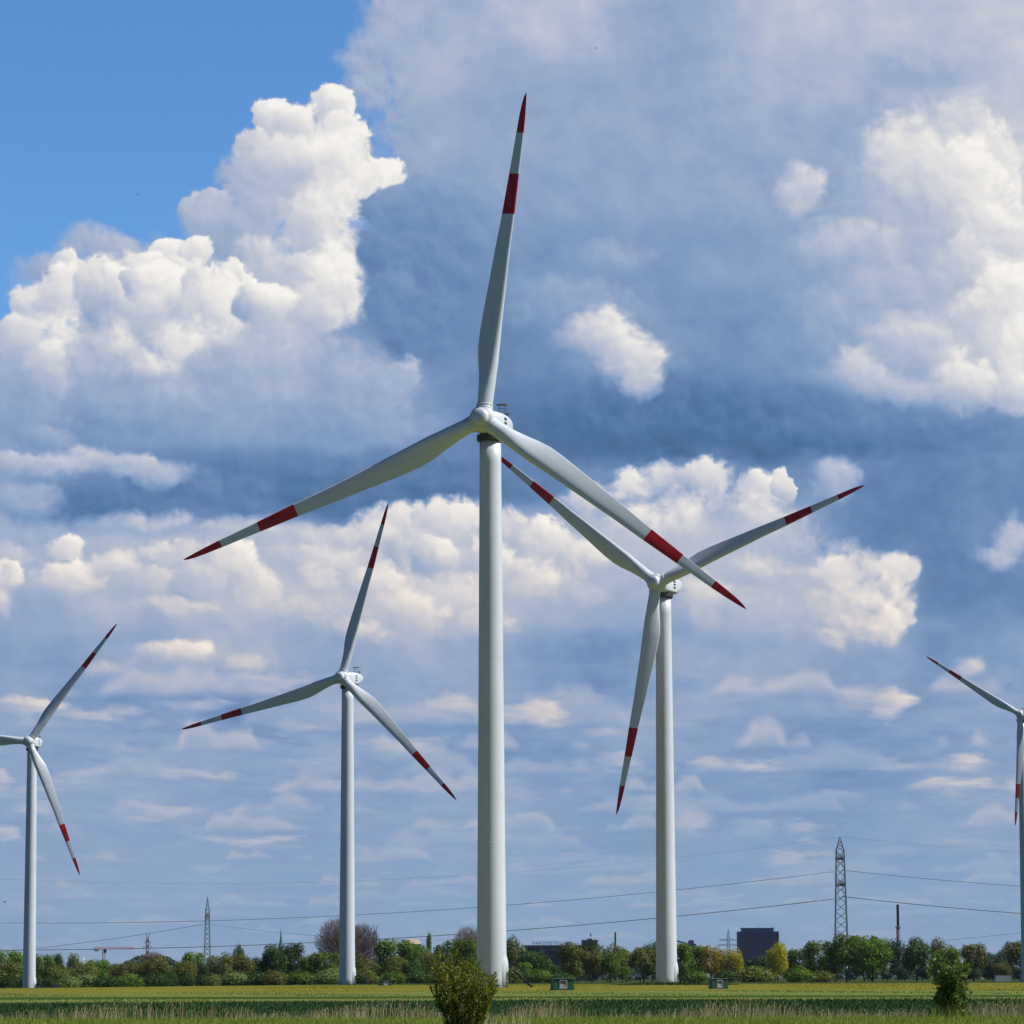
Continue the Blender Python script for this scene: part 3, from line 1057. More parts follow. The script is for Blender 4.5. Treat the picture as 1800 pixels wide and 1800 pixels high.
# ------------------------------------------------------------------ trees
M_bark = paint('bark', (0.075, 0.06, 0.045), 0.9, 0.2, 1.5)
M_twig = leafmat('bare_twigs', (0.17, 0.12, 0.095), (0.27, 0.20, 0.165), 0.05, 0.3, 0.5)
LEAF = {
    'green': leafmat('leaf_fresh_green', (0.084, 0.171, 0.014), (0.168, 0.260, 0.023), 0.25, 0.25),
    'dark': leafmat('leaf_dark_green', (0.039, 0.089, 0.014), (0.070, 0.134, 0.021), 0.2, 0.25),
    'olive': leafmat('leaf_olive', (0.127, 0.156, 0.023), (0.190, 0.216, 0.035), 0.22, 0.25),
    'brown': leafmat('leaf_brown_green', (0.120, 0.134, 0.026), (0.175, 0.190, 0.039), 0.2, 0.25),
    'yellow': leafmat('leaf_yellow', (0.365, 0.357, 0.014), (0.589, 0.536, 0.023), 0.3, 0.3),
    'orange': leafmat('leaf_orange', (0.238, 0.194, 0.023), (0.393, 0.283, 0.035), 0.3, 0.3),
    'silver': leafmat('leaf_silver_green', (0.154, 0.216, 0.052), (0.238, 0.298, 0.075), 0.22, 0.3),
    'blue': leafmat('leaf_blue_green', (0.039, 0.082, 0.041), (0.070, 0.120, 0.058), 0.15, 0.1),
}
def clump_mesh(rs, n, lobes, size, droop=0.15, hollow=0.55, flatz=0.8):
    """leaf clumps scattered through overlapping lobes (cx, cy, cz, rx, ry, rz)"""
    w = np.array([l[3] * l[4] * l[5] for l in lobes]) ** 0.75
    idx = rs.choice(len(lobes), n, p=w / w.sum())
    lo = np.array(lobes)[idx]
    d = rs.normal(size=(n, 3)); d /= np.linalg.norm(d, axis=1)[:, None]
    rad = hollow + (1 - hollow) * rs.rand(n) ** 0.6
    rad *= 1 + 0.09 * rs.normal(size=n)
    p = lo[:, :3] + d * rad[:, None] * lo[:, 3:]
    s = size * rs.uniform(0.5, 1.4, n)
    nrm = d + rs.normal(scale=0.6, size=(n, 3)); nrm[:, 2] += 0.25
    nrm /= np.linalg.norm(nrm, axis=1)[:, None]
    t = np.cross(nrm, rs.normal(size=(n, 3))); t /= np.linalg.norm(t, axis=1)[:, None]
    b = np.cross(nrm, t)
    # each clump: a bent kite of two triangles
    a0 = p + t * s[:, None]; a1 = p + b * s[:, None] * 0.55 + nrm * s[:, None] * 0.25
    a2 = p - t * s[:, None] * 0.9; a3 = p - b * s[:, None] * 0.55 + nrm * s[:, None] * 0.2
    a0[:, 2] -= droop * s; a2[:, 2] -= droop * s
    v = np.concatenate([a0, a1, a2, a3], 0)
    i = np.arange(n)
    f = np.stack([i, i + n, i + 2 * n, i + 3 * n], -1)
    return v, f

def limbs(mb, rs, h, r, spread, n=7, base=0.25, top=0.85, wiggle=0.06):
    pts = [(0, 0, -0.3)]; x = y = 0
    for i in range(1, 7):
        x += rs.normal() * wiggle * h * 0.3; y += rs.normal() * wiggle * h * 0.3
        pts.append((x, y, h * 0.88 * i / 6))
    mb.tube(pts, [r * (1 - 0.13 * i) for i in range(7)], 7)
    for k in range(n):
        f = base + (top - base) * (k + 0.5) / n
        a = k * 2.4 + rs.rand()
        z0 = h * 0.88 * f
        j = min(int(f * 6), 5)
        st = Vector(pts[j]).lerp(Vector(pts[j + 1]), f * 6 - j)
        ln = spread * (1.1 - 0.5 * f)
        p1 = st + Vector((math.cos(a) * ln * 0.5, math.sin(a) * ln * 0.5, ln * 0.35))
        p2 = st + Vector((math.cos(a) * ln, math.sin(a) * ln, ln * 0.9))
        mb.tube([st, p1, p2], [r * 0.42, r * 0.26, r * 0.08], 5)

def round_tree(kind, seed, h=12.0, w=10.0, trunk=0.22, n=1500, leaf=0.42, lean=1.0):
    """a full crown of lobes over a short trunk; returns (crown mesh, trunk mesh)"""
    rs = np.random.RandomState(seed)
    cz = h * (trunk + 1) / 2
    rz = h * (1 - trunk) / 2
    lobes = [(0, 0, cz, w * 0.36, w * 0.36, rz * 0.82)]
    for i in range(16):
        a = rs.rand() * 6.28; e = rs.uniform(-0.95, 0.95)
        q = math.sqrt(max(0, 1 - e * e * 0.8))
        sc = rs.uniform(0.30, 0.52)
        lobes.append((math.cos(a) * w * 0.30 * q, math.sin(a) * w * 0.30 * q, cz + e * rz * 0.66, w * 0.36 * sc * 1.25, w * 0.36 * sc * 1.25, rz * sc * 0.95))
    v, f = clump_mesh(rs, n, lobes, leaf)
    v[:, 2] = np.maximum(v[:, 2], h * trunk * 0.55)
    return v, f, rs
proto_cache = {}
def tree_proto(key, kind, seed, h, w, trunk, n, leaf, bare=False, shrub=False, round_=True):
    rs = np.random.RandomState(seed)
    if shrub:
        lobes = [(0, 0, h * 0.4, w * 0.36, w * 0.36, h * 0.5)]
        for i in range(9):
            a = rs.rand() * 6.28
            q = rs.uniform(0.3, 0.95)
            lobes.append((math.cos(a) * w * 0.34 * q, math.sin(a) * w * 0.34 * q, h * rs.uniform(0.2, 0.62) * (1.1 - 0.4 * q), w * 0.17, w * 0.17, h * 0.26))
        v, f = clump_mesh(rs, n, lobes, leaf)
        v[:, 2] = np.maximum(v[:, 2], 0.05)
    elif bare:
        # twigs: thin slivers reaching outwards and up
        cz = h * 0.62
        d = rs.normal(size=(n, 3)); d /= np.linalg.norm(d, axis=1)[:, None]
        rad = rs.rand(n) ** 0.45
        p = d * rad[:, None] * np.array([w / 2, w / 2, h * 0.38]) + np.array([0, 0, cz])
        lobe = 1 + 0.10 * np.sin(5 * np.arctan2(d[:, 1], d[:, 0])) * np.sin(4 * d[:, 2] + 1)
        p[:, :2] *= lobe[:, None]
        up = np.stack([d[:, 0] * 0.6, d[:, 1] * 0.6, np.full(n, 0.8)], -1) + rs.normal(scale=0.35, size=(n, 3))
        up /= np.linalg.norm(up, axis=1)[:, None]
        ln = leaf * 3.2 * rs.uniform(0.5, 1.5, n)
        sd_ = np.cross(up, rs.normal(size=(n, 3))); sd_ /= np.linalg.norm(sd_, axis=1)[:, None]
        wd = (0.05 * rs.uniform(0.6, 1.4, n))[:, None]
        v = np.concatenate([p - sd_ * wd, p + sd_ * wd, p + up * ln[:, None] + sd_ * wd * 0.3, p + up * ln[:, None] - sd_ * wd * 0.3], 0)
        i = np.arange(n)
        f = np.stack([i, i + n, i + 2 * n, i + 3 * n], -1)
    else:
        v, f, _ = round_tree(kind, seed, h, w, trunk, n, leaf)
    # bring the crown to its nominal height and width
    v[:, 2] *= h / np.percentile(v[:, 2], 99.7)
    rr = np.percentile(np.hypot(v[:, 0], v[:, 1]), 99.0)
    v[:, :2] *= (w / 2) / rr
    mat = M_twig if bare else LEAF[kind]
    crown = from_arrays('crown', v, f, mat)
    tb = MB()
    if shrub:
        for k in range(5):
            a = k * 1.3
            tb.tube([(0, 0, -0.3), (math.cos(a) * w * 0.12, math.sin(a) * w * 0.12, h * 0.3), (math.cos(a) * w * 0.25, math.sin(a) * w * 0.25, h * 0.6)], [0.12, 0.08, 0.03], 5)
    else:
        limbs(tb, rs, h, max(0.22, h * 0.021), w * (0.42 if bare else 0.36), 14 if bare else 8, 0.3 if bare else trunk + 0.1, 0.95)
    trunk_o = tb.build('trunk', M_bark, None, smooth=True)
    return crown, trunk_o, h, w

protos = {}
for i, kd in enumerate(('green', 'dark', 'olive', 'brown', 'yellow', 'orange', 'silver', 'blue')):
    for j in range(2):
        protos[(kd, j)] = tree_proto((kd, j), kd, 100 + i * 10 + j, 12.0, 10.5, 0.10, 5200, 0.27)
for i, kd in enumerate(('green', 'dark', 'olive', 'silver')):
    protos[(kd + '_shrub', 0)] = tree_proto(kd, kd, 300 + i, 5.0, 9.0, 0, 2800, 0.22, shrub=True)
for i, kd in enumerate(('green', 'dark', 'brown')):
    protos[(kd + '_park', 0)] = tree_proto(kd, kd, 400 + i, 12.0, 10.5, 0.22, 5200, 0.27)
protos[('bare', 0)] = tree_proto('bare', 'bare', 501, 20.0, 17.0, 0.3, 9500, 0.42, bare=True)
protos[('bare', 1)] = tree_proto('bare', 'bare', 502, 20.0, 15.0, 0.3, 8000, 0.42, bare=True)
used_proto = set()
def plant(kind, px, top_py, width_px, D, label, group, var=None, name=None, cat=None, base_py=None):
    """a tree whose crown top shows at (px, top_py) and which is width_px wide, D metres away"""
    key = (kind, var if var is not None else 0)
    crown, trunk, h0, w0 = protos[key]
    x = at(px, 1720, D).x
    z = gzf(x, D)
    h = max(at(px, top_py, D).z - z, 1.0)
    w = width_px / F * D
    isshrub = kind.endswith('shrub')
    root = empty(name or ('shrub' if isshrub else 'broadleaf_tree'), (x, D, z), rnd.random() * 6.28)
    root.scale = (w / w0, w / w0, h / h0)
    tag(root, label, cat or ('shrub' if isshrub else 'tree'), group)
    for src in (crown, trunk):
        if key not in used_proto:
            o = src
        else:
            o = src.copy(); C.objects.link(o)
        o.parent = root
        o.location = (0, 0, 0)
    used_proto.add(key)
    return root

G_BELT = 'trees of the belt behind the yellow field'
G_FAR = 'distant trees rising behind the belt'
G_SHRUB = 'shrubs along the far edge of the yellow field'
TREES = """
green|8|1671|66|1330|fresh green tree at the very left edge of the tree belt
brown|14|1688|58|1300|brownish round tree left of the leftmost turbine tower
dark|28|1683|44|1350|dark green crown just touching the left side of the leftmost tower
green|72|1678|44|1340|green tree directly right of the leftmost turbine tower
dark|101|1677|26|1360|small dark green crown poking up between a green tree and a pale far one
olive|96|1693|46|1290|low olive round tree standing right of the leftmost tower foot
olive|152|1690|52|1300|flat topped olive tree below the left end of the crane
green|172|1687|44|1330|fresh green tree under the mast of the orange crane
brown|218|1690|54|1290|brown green round tree below the jib of the crane
olive|270|1681|62|1290|large olive dome beneath the faint pylon with raised arms
brown|248|1694|36|1310|narrow brown tree squeezed against the large olive dome
olive|325|1689|44|1290|olive round tree with a green tree rising behind its right side
green|338|1674|44|1350|green round topped tree just left of the slim pylon foot
dark|352|1690|34|1320|dark tree covering the left foot of the slim pylon
brown|386|1675|52|1300|brown olive tree just right of the slim pylon
dark|418|1661|24|1380|small dark crown topping the wood between pylon and church spire
brown|420|1676|54|1310|broad brown olive tree under the small dark crown
dark|450|1683|44|1330|dark green low tree left of the church spire group
dark|484|1660|50|1330|tall dark green tree right under the green church spire
dark|515|1658|46|1335|dark green tree leaning on the right side of the church spire tree
green|545|1681|44|1310|low green tree between the spire trees and the bare brown trees
green|572|1674|60|1290|green round tree in front of the left bare brown tree
olive|640|1680|56|1290|olive tree in front of the right bare brown tree
green|690|1652|72|1340|broad green dome right of the bare brown trees
green|727|1656|58|1330|green tree below the pale distant rooftops
olive|700|1680|58|1290|olive tree in front of the broad green dome
brown|752|1672|40|1310|brown tinged tree left of the tall front bush
dark|728|1688|44|1280|dark lower tree between the olive tree and the front bush
dark|788|1654|52|1340|dark green tree rising behind the tall front bush
green|822|1650|52|1320|green tree between the front bush and the tallest tower
olive|906|1646|46|1330|olive tree peeping out right of the tallest turbine tower
dark|940|1671|70|1300|dark green dome behind the first green cabin
green|922|1692|28|1270|small fresh green tree beside the tallest turbine's stairs
olive_|1008|1657|54|1320|olive tree in front of the long roof with rooftop letters
dark|1042|1654|44|1380|dark crown below the square block with aerials
brown_park|1042|1670|42|1290|brown tree on a dark stem right of the rooftop letters
olive|1072|1660|62|1330|wide olive tree under the distant dark chimney
green_park|1076|1674|40|1285|green tree with clear trunk below the distant dark chimney
green|1094|1668|40|1340|green tree at the right end of the chimney group
brown_park|1132|1667|58|1290|brown tree with a bare forked trunk left of the second tower
dark|1146|1656|56|1380|dark green crown behind the left side of the second tower
green|1196|1658|52|1310|green tree partly hidden by the second tower
green|1222|1662|50|1320|broad green tree right of the second tower
orange|1251|1663|48|1300|orange tinged tree left of the bright yellow tree
yellow|1287|1667|48|1290|bright yellow tree left of the big office block
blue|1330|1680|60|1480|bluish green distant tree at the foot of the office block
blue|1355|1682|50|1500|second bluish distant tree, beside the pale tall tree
yellow_thin|1368|1657|40|1290|thin yellow brown tree on a dark stem right of the office block
brown|1388|1684|34|1320|low brown tree between thin tree and green group
green|1406|1668|46|1320|green tree opening the group left of the big pylon
green|1440|1654|54|1300|green tree beside the left leg of the big pylon
dark|1468|1668|44|1290|dark tree below the left leg of the big pylon
green_park|1488|1642|64|1280|tall green tree hiding the foot of the big pylon
green_park|1533|1652|74|1275|wide green tree with a clear dark trunk right of the big pylon
green|1520|1645|62|1500|bright green distant dome behind the pylon trees
silver|1552|1650|40|1560|pale distant tree left of the brick chimney
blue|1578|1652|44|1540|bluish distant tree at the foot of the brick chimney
dark_park|1611|1648|62|1275|free standing dark round tree right of the brick chimney
brown|1657|1649|50|1540|grey brown distant tree behind the right bush
green|1664|1667|58|1300|green tree directly behind the right bush
brown_park|1712|1659|50|1285|brown green round tree right of the right bush
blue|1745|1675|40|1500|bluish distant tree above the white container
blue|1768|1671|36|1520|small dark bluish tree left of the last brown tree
brown|1760|1690|38|1330|dull brown tree right over the white container
brown_park|1795|1653|62|1280|brown olive tree cut by the right edge of the picture
olive|1835|1660|60|1300|olive tree just outside the right edge
green|-35|1668|60|1330|green tree just outside the left edge
"""
for line in TREES.strip().splitlines():
    kd, x, top, w, D, lab = line.split('|')
    x, top, w, D = float(x), float(top), float(w), float(D)
    var = None
    if kd == 'olive_': kd, var = 'olive', 1
    if kd == 'yellow_thin': kd, var = 'yellow', 1
    if kd.endswith('_park'): var = 0
    if var is None: var = int(x) % 2
    plant(kd, x, top, w * 1.04, D, lab, G_FAR if D > 1450 else G_BELT, var)
SHR = """
silver|122|1716|38|1235|pale grey green shrub beside the small grey box at left
silver|148|1711|62|1250|long grey green shrub below the olive flat topped tree
dark|184|1712|44|1240|dark rounded shrub under the crane jib
green|228|1712|46|1240|green shrub left of the large olive dome tree
dark|275|1710|56|1245|dark wide shrub beneath the large olive dome tree
silver|374|1712|26|1230|small grey green ball shrub in front of the slim pylon
silver|412|1708|56|1245|grey green shrub mass right of the slim pylon
dark|452|1708|50|1245|dark shrub mass left of the church spire tree
olive|480|1705|46|1240|brownish olive shrub below the church spire tree
green|530|1706|50|1245|green shrub left of the third tower's foot
silver|583|1702|56|1240|feathery grey green shrub touching the left side of a tower foot
olive|640|1702|50|1235|feathery olive shrub touching the right side of a tower foot
green|690|1706|46|1240|green shrub behind the half sunk far cabin
dark|735|1705|50|1245|dark shrub left of the tall front bush
silver|800|1704|60|1245|grey green shrub behind the tall front bush
silver|900|1700|36|1235|pale shrub right of the tallest tower foot
green|950|1703|46|1245|green shrub behind the first green cabin
dark|985|1708|40|1245|dark shrub right of the first green cabin
olive|1325|1698|78|1225|large smooth olive dome shrub below the office block
green|1405|1700|54|1225|green dome shrub right of the thin dark stemmed tree
olive|1442|1706|48|1230|olive shrub under the group left of the big pylon
dark|1275|1704|40|1240|dark shrub behind the second green cabin
green|1225|1706|44|1245|green shrub right of the second tower foot
"""
for line in SHR.strip().splitlines():
    kd, x, top, w, D, lab = line.split('|')
    plant(kd + '_shrub', float(x), float(top), float(w) * 1.15, float(D), lab, G_SHRUB, 0)
# filling: rows of wood whose members cannot be told apart
rf = random.Random(5)
x = -60
while x < 1005:
    plant(rf.choice(['dark', 'brown', 'olive', 'dark']), x, 1692 + rf.random() * 9, 40, 1400 + rf.random() * 60, 'low dull tree half hidden in the depth of the left wood', 'back row of the left wood', rf.randrange(2))
    x += 24 + rf.random() * 8
x = -50
while x < 1010:
    plant('dark_shrub', x, 1711 + rf.random() * 5, 30, 1262 + rf.random() * 12, 'small dark understorey shrub at the foot of the left wood', 'understorey shrubs of the left wood', 0)
    x += 21 + rf.random() * 8
x = 1015
while x < 1880:
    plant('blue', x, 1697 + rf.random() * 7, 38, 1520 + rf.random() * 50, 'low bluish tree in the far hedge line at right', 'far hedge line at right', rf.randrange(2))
    x += 24 + rf.random() * 8
# bare trees
plant('bare', 596, 1614, 84, 1420, 'bare brown tree with a wide round top left behind the third tower', 'bare trees', 0, name='bare_tree')
plant('bare', 636, 1624, 66, 1440, 'bare brown tree with lower top right behind the third tower', 'bare trees', 1, name='bare_tree')
plant('bare', 822, 1629, 56, 1450, 'pinkish bare tree left of the tallest tower', 'bare trees', 1, name='bare_tree')
plant('bare', 268, 1673, 56, 1430, 'low bare brown tree behind the large olive dome', 'bare trees', 0, name='bare_tree')
plant('bare', 1368, 1656, 34, 1300, 'bare twiggy tree mixed with the thin yellow tree', 'bare trees', 1, name='bare_tree')
# a slim columnar tree
plant('green', 754, 1640, 11, 1400, 'slim column shaped tree behind the left of the tall front bush', G_FAR, 0, name='columnar_tree')
plant('silver', 130, 1676, 30, 1500, 'pale blue green distant tree left of the crane', G_FAR, 0)

# remove patterns never planted
for key, (cr, tr, _, _) in protos.items():
    if key not in used_proto:
        bpy.data.objects.remove(cr); bpy.data.objects.remove(tr)

# wooded hill far behind at left, and a low one at right
def hill(name, px0, px1, top, D, lab):
    a = at(px0, 1720, D).x; b = at(px1, 1720, D).x
    n = 90
    xs_ = np.linspace(a, b, n)
    t = np.linspace(0, 1, n)
    hmax = at((px0 + px1) / 2, top, D).z
    rs = np.random.RandomState(int(D))
    prof = hmax * np.sin(np.pi * t) ** 0.45 * (1 + 0.05 * np.sin(t * 22) + 0.03 * rs.normal(size=n))
    ys_ = np.linspace(-60, 200, 10)
    X, Y = np.meshgrid(xs_, ys_)
    Z = prof[None, :] * np.exp(-((Y - 60) / 90.0) ** 2) * (1 + 0.05 * rs.normal(size=X.shape)) - 6
    V_ = np.stack([X, Y + D, Z], -1).reshape(-1, 3)
    i = np.arange(n * 10).reshape(10, n)
    F_ = np.stack([i[:-1, :-1], i[:-1, 1:], i[1:, 1:], i[1:, :-1]], -1).reshape(-1, 4)
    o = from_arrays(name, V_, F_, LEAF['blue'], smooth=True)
    tag(o, kind='structure')
    # canopy over it
    k = 9000
    xs2 = rs.uniform(a, b, k); tt = (xs2 - a) / (b - a)
    base = np.interp(xs2, xs_, prof)
    yy = rs.uniform(-60, 90, k)
    zz = base * np.exp(-((yy - 60) / 90.0) ** 2) - 5 + rs.uniform(0, 3, k)
    lobes = np.stack([xs2, yy + D, zz], -1)
    v, f = clump_mesh(rs, k, [(0, 0, 0, 1, 1, 1)], 2.6)
    off = lobes
    v = v + np.concatenate([off] * 4, 0)
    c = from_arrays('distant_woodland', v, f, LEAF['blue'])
    tag(c, lab, 'woodland', kind='stuff')
hill('wooded_hill', 178, 332, 1678, 3600, 'dark blue green wood covering the distant hill behind the crane')
hill('low_hill', 1590, 1850, 1692, 3400, 'distant woodland strip far behind the trees at right')

# ------------------------------------------------------------------ front bushes
def stem_bush(name, px, top_py, base_py, D, w_px, leaf_a, leaf_b, label, seed, nst, leaf, prof, spread_pow, leaves_per, lopside):
    rs = np.random.RandomState(seed)
    p = at(px, base_py, D)
    z = gzf(p.x, D)
    H = at(px, top_py, D).z - z
    Wd = w_px / F * D / 2
    root = empty(name, (p.x, D, z))
    tag(root, label, 'bush')
    mat = leafmat(name + '_leaf', leaf_a, leaf_b, 0.35, 3.0, 0.7)
    tb = MB(); P = []; Dn = []
    for k in range(nst):
        a = rs.rand() * 6.28
        q = rs.rand() ** 0.55
        q = q * (1.25 if rs.rand() < 0.15 else 1.0)
        ex = math.cos(a) * Wd * q; ey = math.sin(a) * Wd * q
        hh = H * (1 - spread_pow * q) * rs.uniform(0.62, 1.0) * (1 - lopside * max(0.0, ex / Wd + 0.3))
        pts = []
        for i in range(7):
            t = i / 6
            pr = np.interp(hh * t / H, prof[0], prof[1])
            pts.append((ex * pr + 0.03 * rs.normal(), ey * pr + 0.03 * rs.normal(), hh * t))
        tb.tube(pts, [0.016 * (1 - 0.12 * i) for i in range(7)], 4)
        # side twigs
        for j in range(7):
            t = 0.2 + 0.75 * rs.rand(); i = min(int(t * 6), 5)
            s_ = np.array(pts[i]) + (np.array(pts[i + 1]) - np.array(pts[i])) * (t * 6 - i)
            b = rs.rand() * 6.28; ln = 0.28 * H / 2.4 * rs.uniform(0.5, 1.3)
            e_ = s_ + np.array([math.cos(b) * ln * 0.6, math.sin(b) * ln * 0.6, ln * 0.9])
            tb.tube([tuple(s_), tuple(e_)], [0.008, 0.003], 3)
            for _ in range(leaves_per):
                u = rs.rand()
                P.append(s_ + (e_ - s_) * u + rs.normal(scale=0.025, size=3)); Dn.append((e_ - s_) / np.linalg.norm(e_ - s_))
        for _ in range(leaves_per * 4):
            t = 0.12 + 0.88 * rs.rand(); i = min(int(t * 6), 5)
            P.append(np.array(pts[i]) + (np.array(pts[i + 1]) - np.array(pts[i])) * (t * 6 - i) + rs.normal(scale=0.03, size=3))
            Dn.append(np.array([0, 0, 1.0]))
    P = np.array(P); Dn = np.array(Dn); n = len(P)
    dr = Dn * 0.8 + rs.normal(scale=0.6, size=(n, 3)); dr /= np.linalg.norm(dr, axis=1)[:, None]
    sd_ = np.cross(dr, rs.normal(size=(n, 3))); sd_ /= np.linalg.norm(sd_, axis=1)[:, None]
    nn = np.cross(dr, sd_)
    s = (leaf * rs.uniform(0.6, 1.3, n))[:, None]
    v = np.concatenate([P, P + dr * s * 0.5 + sd_ * s * 0.26 + nn * s * 0.08, P + dr * s, P + dr * s * 0.5 - sd_ * s * 0.26 + nn * s * 0.08], 0)
    i = np.arange(n)
    from_arrays('foliage', v, np.stack([i, i + n, i + 2 * n, i + 3 * n], -1), mat, root)
    tb.build('stems', M_bark, root)
    return root
stem_bush('willow_bush', 815, 1652, 1808, 112, 124, (0.12, 0.155, 0.01), (0.31, 0.34, 0.03),
          'tall leafy yellow green bush in the foreground before the tallest tower', 21, 95, 0.09, ((0, .2, .45, .7, .9, 1), (.36, .62, .9, 1.0, .9, .75)), 0.12, 9, 0.24)
stem_bush('young_maple_bush', 1672, 1666, 1788, 146, 92, (0.04, 0.08, 0.012), (0.26, 0.34, 0.08),
          'narrow dark bush with broad bright leaves in the foreground at right', 33, 34, 0.20, ((0, .25, .45, .6, .8, 1), (.5, .58, .42, .85, 1.05, .7)), 0.10, 6, 0.06)

# ------------------------------------------------------------------ cabins
M_green = paint('cabin_green', (0.018, 0.10, 0.06), 0.5, 0.15)
M_green2 = paint('cabin_roof', (0.16, 0.28, 0.24), 0.5, 0.15)
M_door = paint('galvanised_door', (0.42, 0.41, 0.43), 0.5, 0.2, 2.0)
def cabin(px, base_py, w_px, h_px, D, lab, rz=0.0):
    p = at(px, base_py, D)
    w = w_px / F * D; h = h_px / F * D
    z = at(px, base_py, D).z
    root = empty('transformer_cabin', (p.x, D, z), rz)
    tag(root, lab, 'cabin', 'green transformer cabins beside the turbines')
    b = MB(); b.box((0, 0, h * 0.44), (w * 0.94, w * 0.6, h * 0.88)); b.box((0, 0, -0.5), (w * 0.98, w * 0.64, 1.2))
    b.build('body', M_green, root)
    r = MB(); r.box((0, 0, h * 0.925), (w * 1.03, w * 0.7, h * 0.07), 0, 0.02); r.build('roof', M_green2, root)
    d = MB(); d.box((-w * 0.02, -w * 0.31, h * 0.43), (w * 0.36, 0.06, h * 0.78))
    do = d.build('door', M_door, root)
    d = MB()
    for i in range(6):
        d.box((-w * 0.02, -w * 0.31 - 0.045, h * (0.5 + 0.04 * i)), (w * 0.26, 0.03, h * 0.015))
    d.box((w * 0.12, -w * 0.31 - 0.05, h * 0.4), (0.05, 0.05, 0.25))
    d.build('louvre', M_grey, do)
cabin(988, 1738.5, 38, 20, 450, 'green cabin with pale door nearest the tallest turbine', R(14))
cabin(1263, 1737, 30, 18, 466, 'green cabin with pale door right of the second tower', R(16))
cabin(677, 1732.5, 22, 10, 735, 'small far cabin sunk in the yellow flowers right of the third tower', R(14))
cabin(97, 1741, 8, 11, 1180, 'tiny grey white cabin right of the leftmost tower')

# white containers at the right
M_cont = paint('container_white', (0.72, 0.72, 0.70), 0.5, 0.08)
M_cont2 = paint('container_blue', (0.16, 0.24, 0.36), 0.5, 0.08)
def container(px, base_py, w_px, h_px, D, mat, lab):
    p = at(px, base_py, D); w = w_px / F * D; h = h_px / F * D
    root = empty('storage_container', (p.x, D, p.z))
    tag(root, lab, 'container', 'containers at the field edge')
    b = MB(); b.box((0, 0, h / 2), (w, w * 0.5, h), 0, 0.05)
    for i in range(14):
        b.box((-w / 2 + w * (i + 0.5) / 14, -w * 0.25 - 0.02, h / 2), (w / 28, 0.06, h * 0.86))
    b.build('body', mat, root)
    r = MB(); r.box((0, 0, h + 0.06), (w * 1.02, w * 0.52, 0.12)); r.build('roof', M_door, root)
container(1763, 1728, 27, 13, 1210, M_cont, 'long white container behind a thin tree trunk at right')
container(1800, 1728, 14, 14, 1215, M_cont2, 'blue grey container at the right edge')
tb = MB(); x0 = at(1766, 1720, 1195).x; zz = gzf(x0, 1195)
# small white marker box by the second cabin
mk = empty('weather_box', at(1245, 1736, 475)); tag(mk, 'little white box on a post left of the second green cabin', 'box')
b = MB(); b.bar((0, 0, -0.6), (0, 0, 1.3), 0.04, 6); b.build('post', M_grey, mk)
b = MB(); b.box((0, 0, 1.5), (0.35, 0.3, 0.5), 0, 0.04); b.build('housing', M_cont, mk)

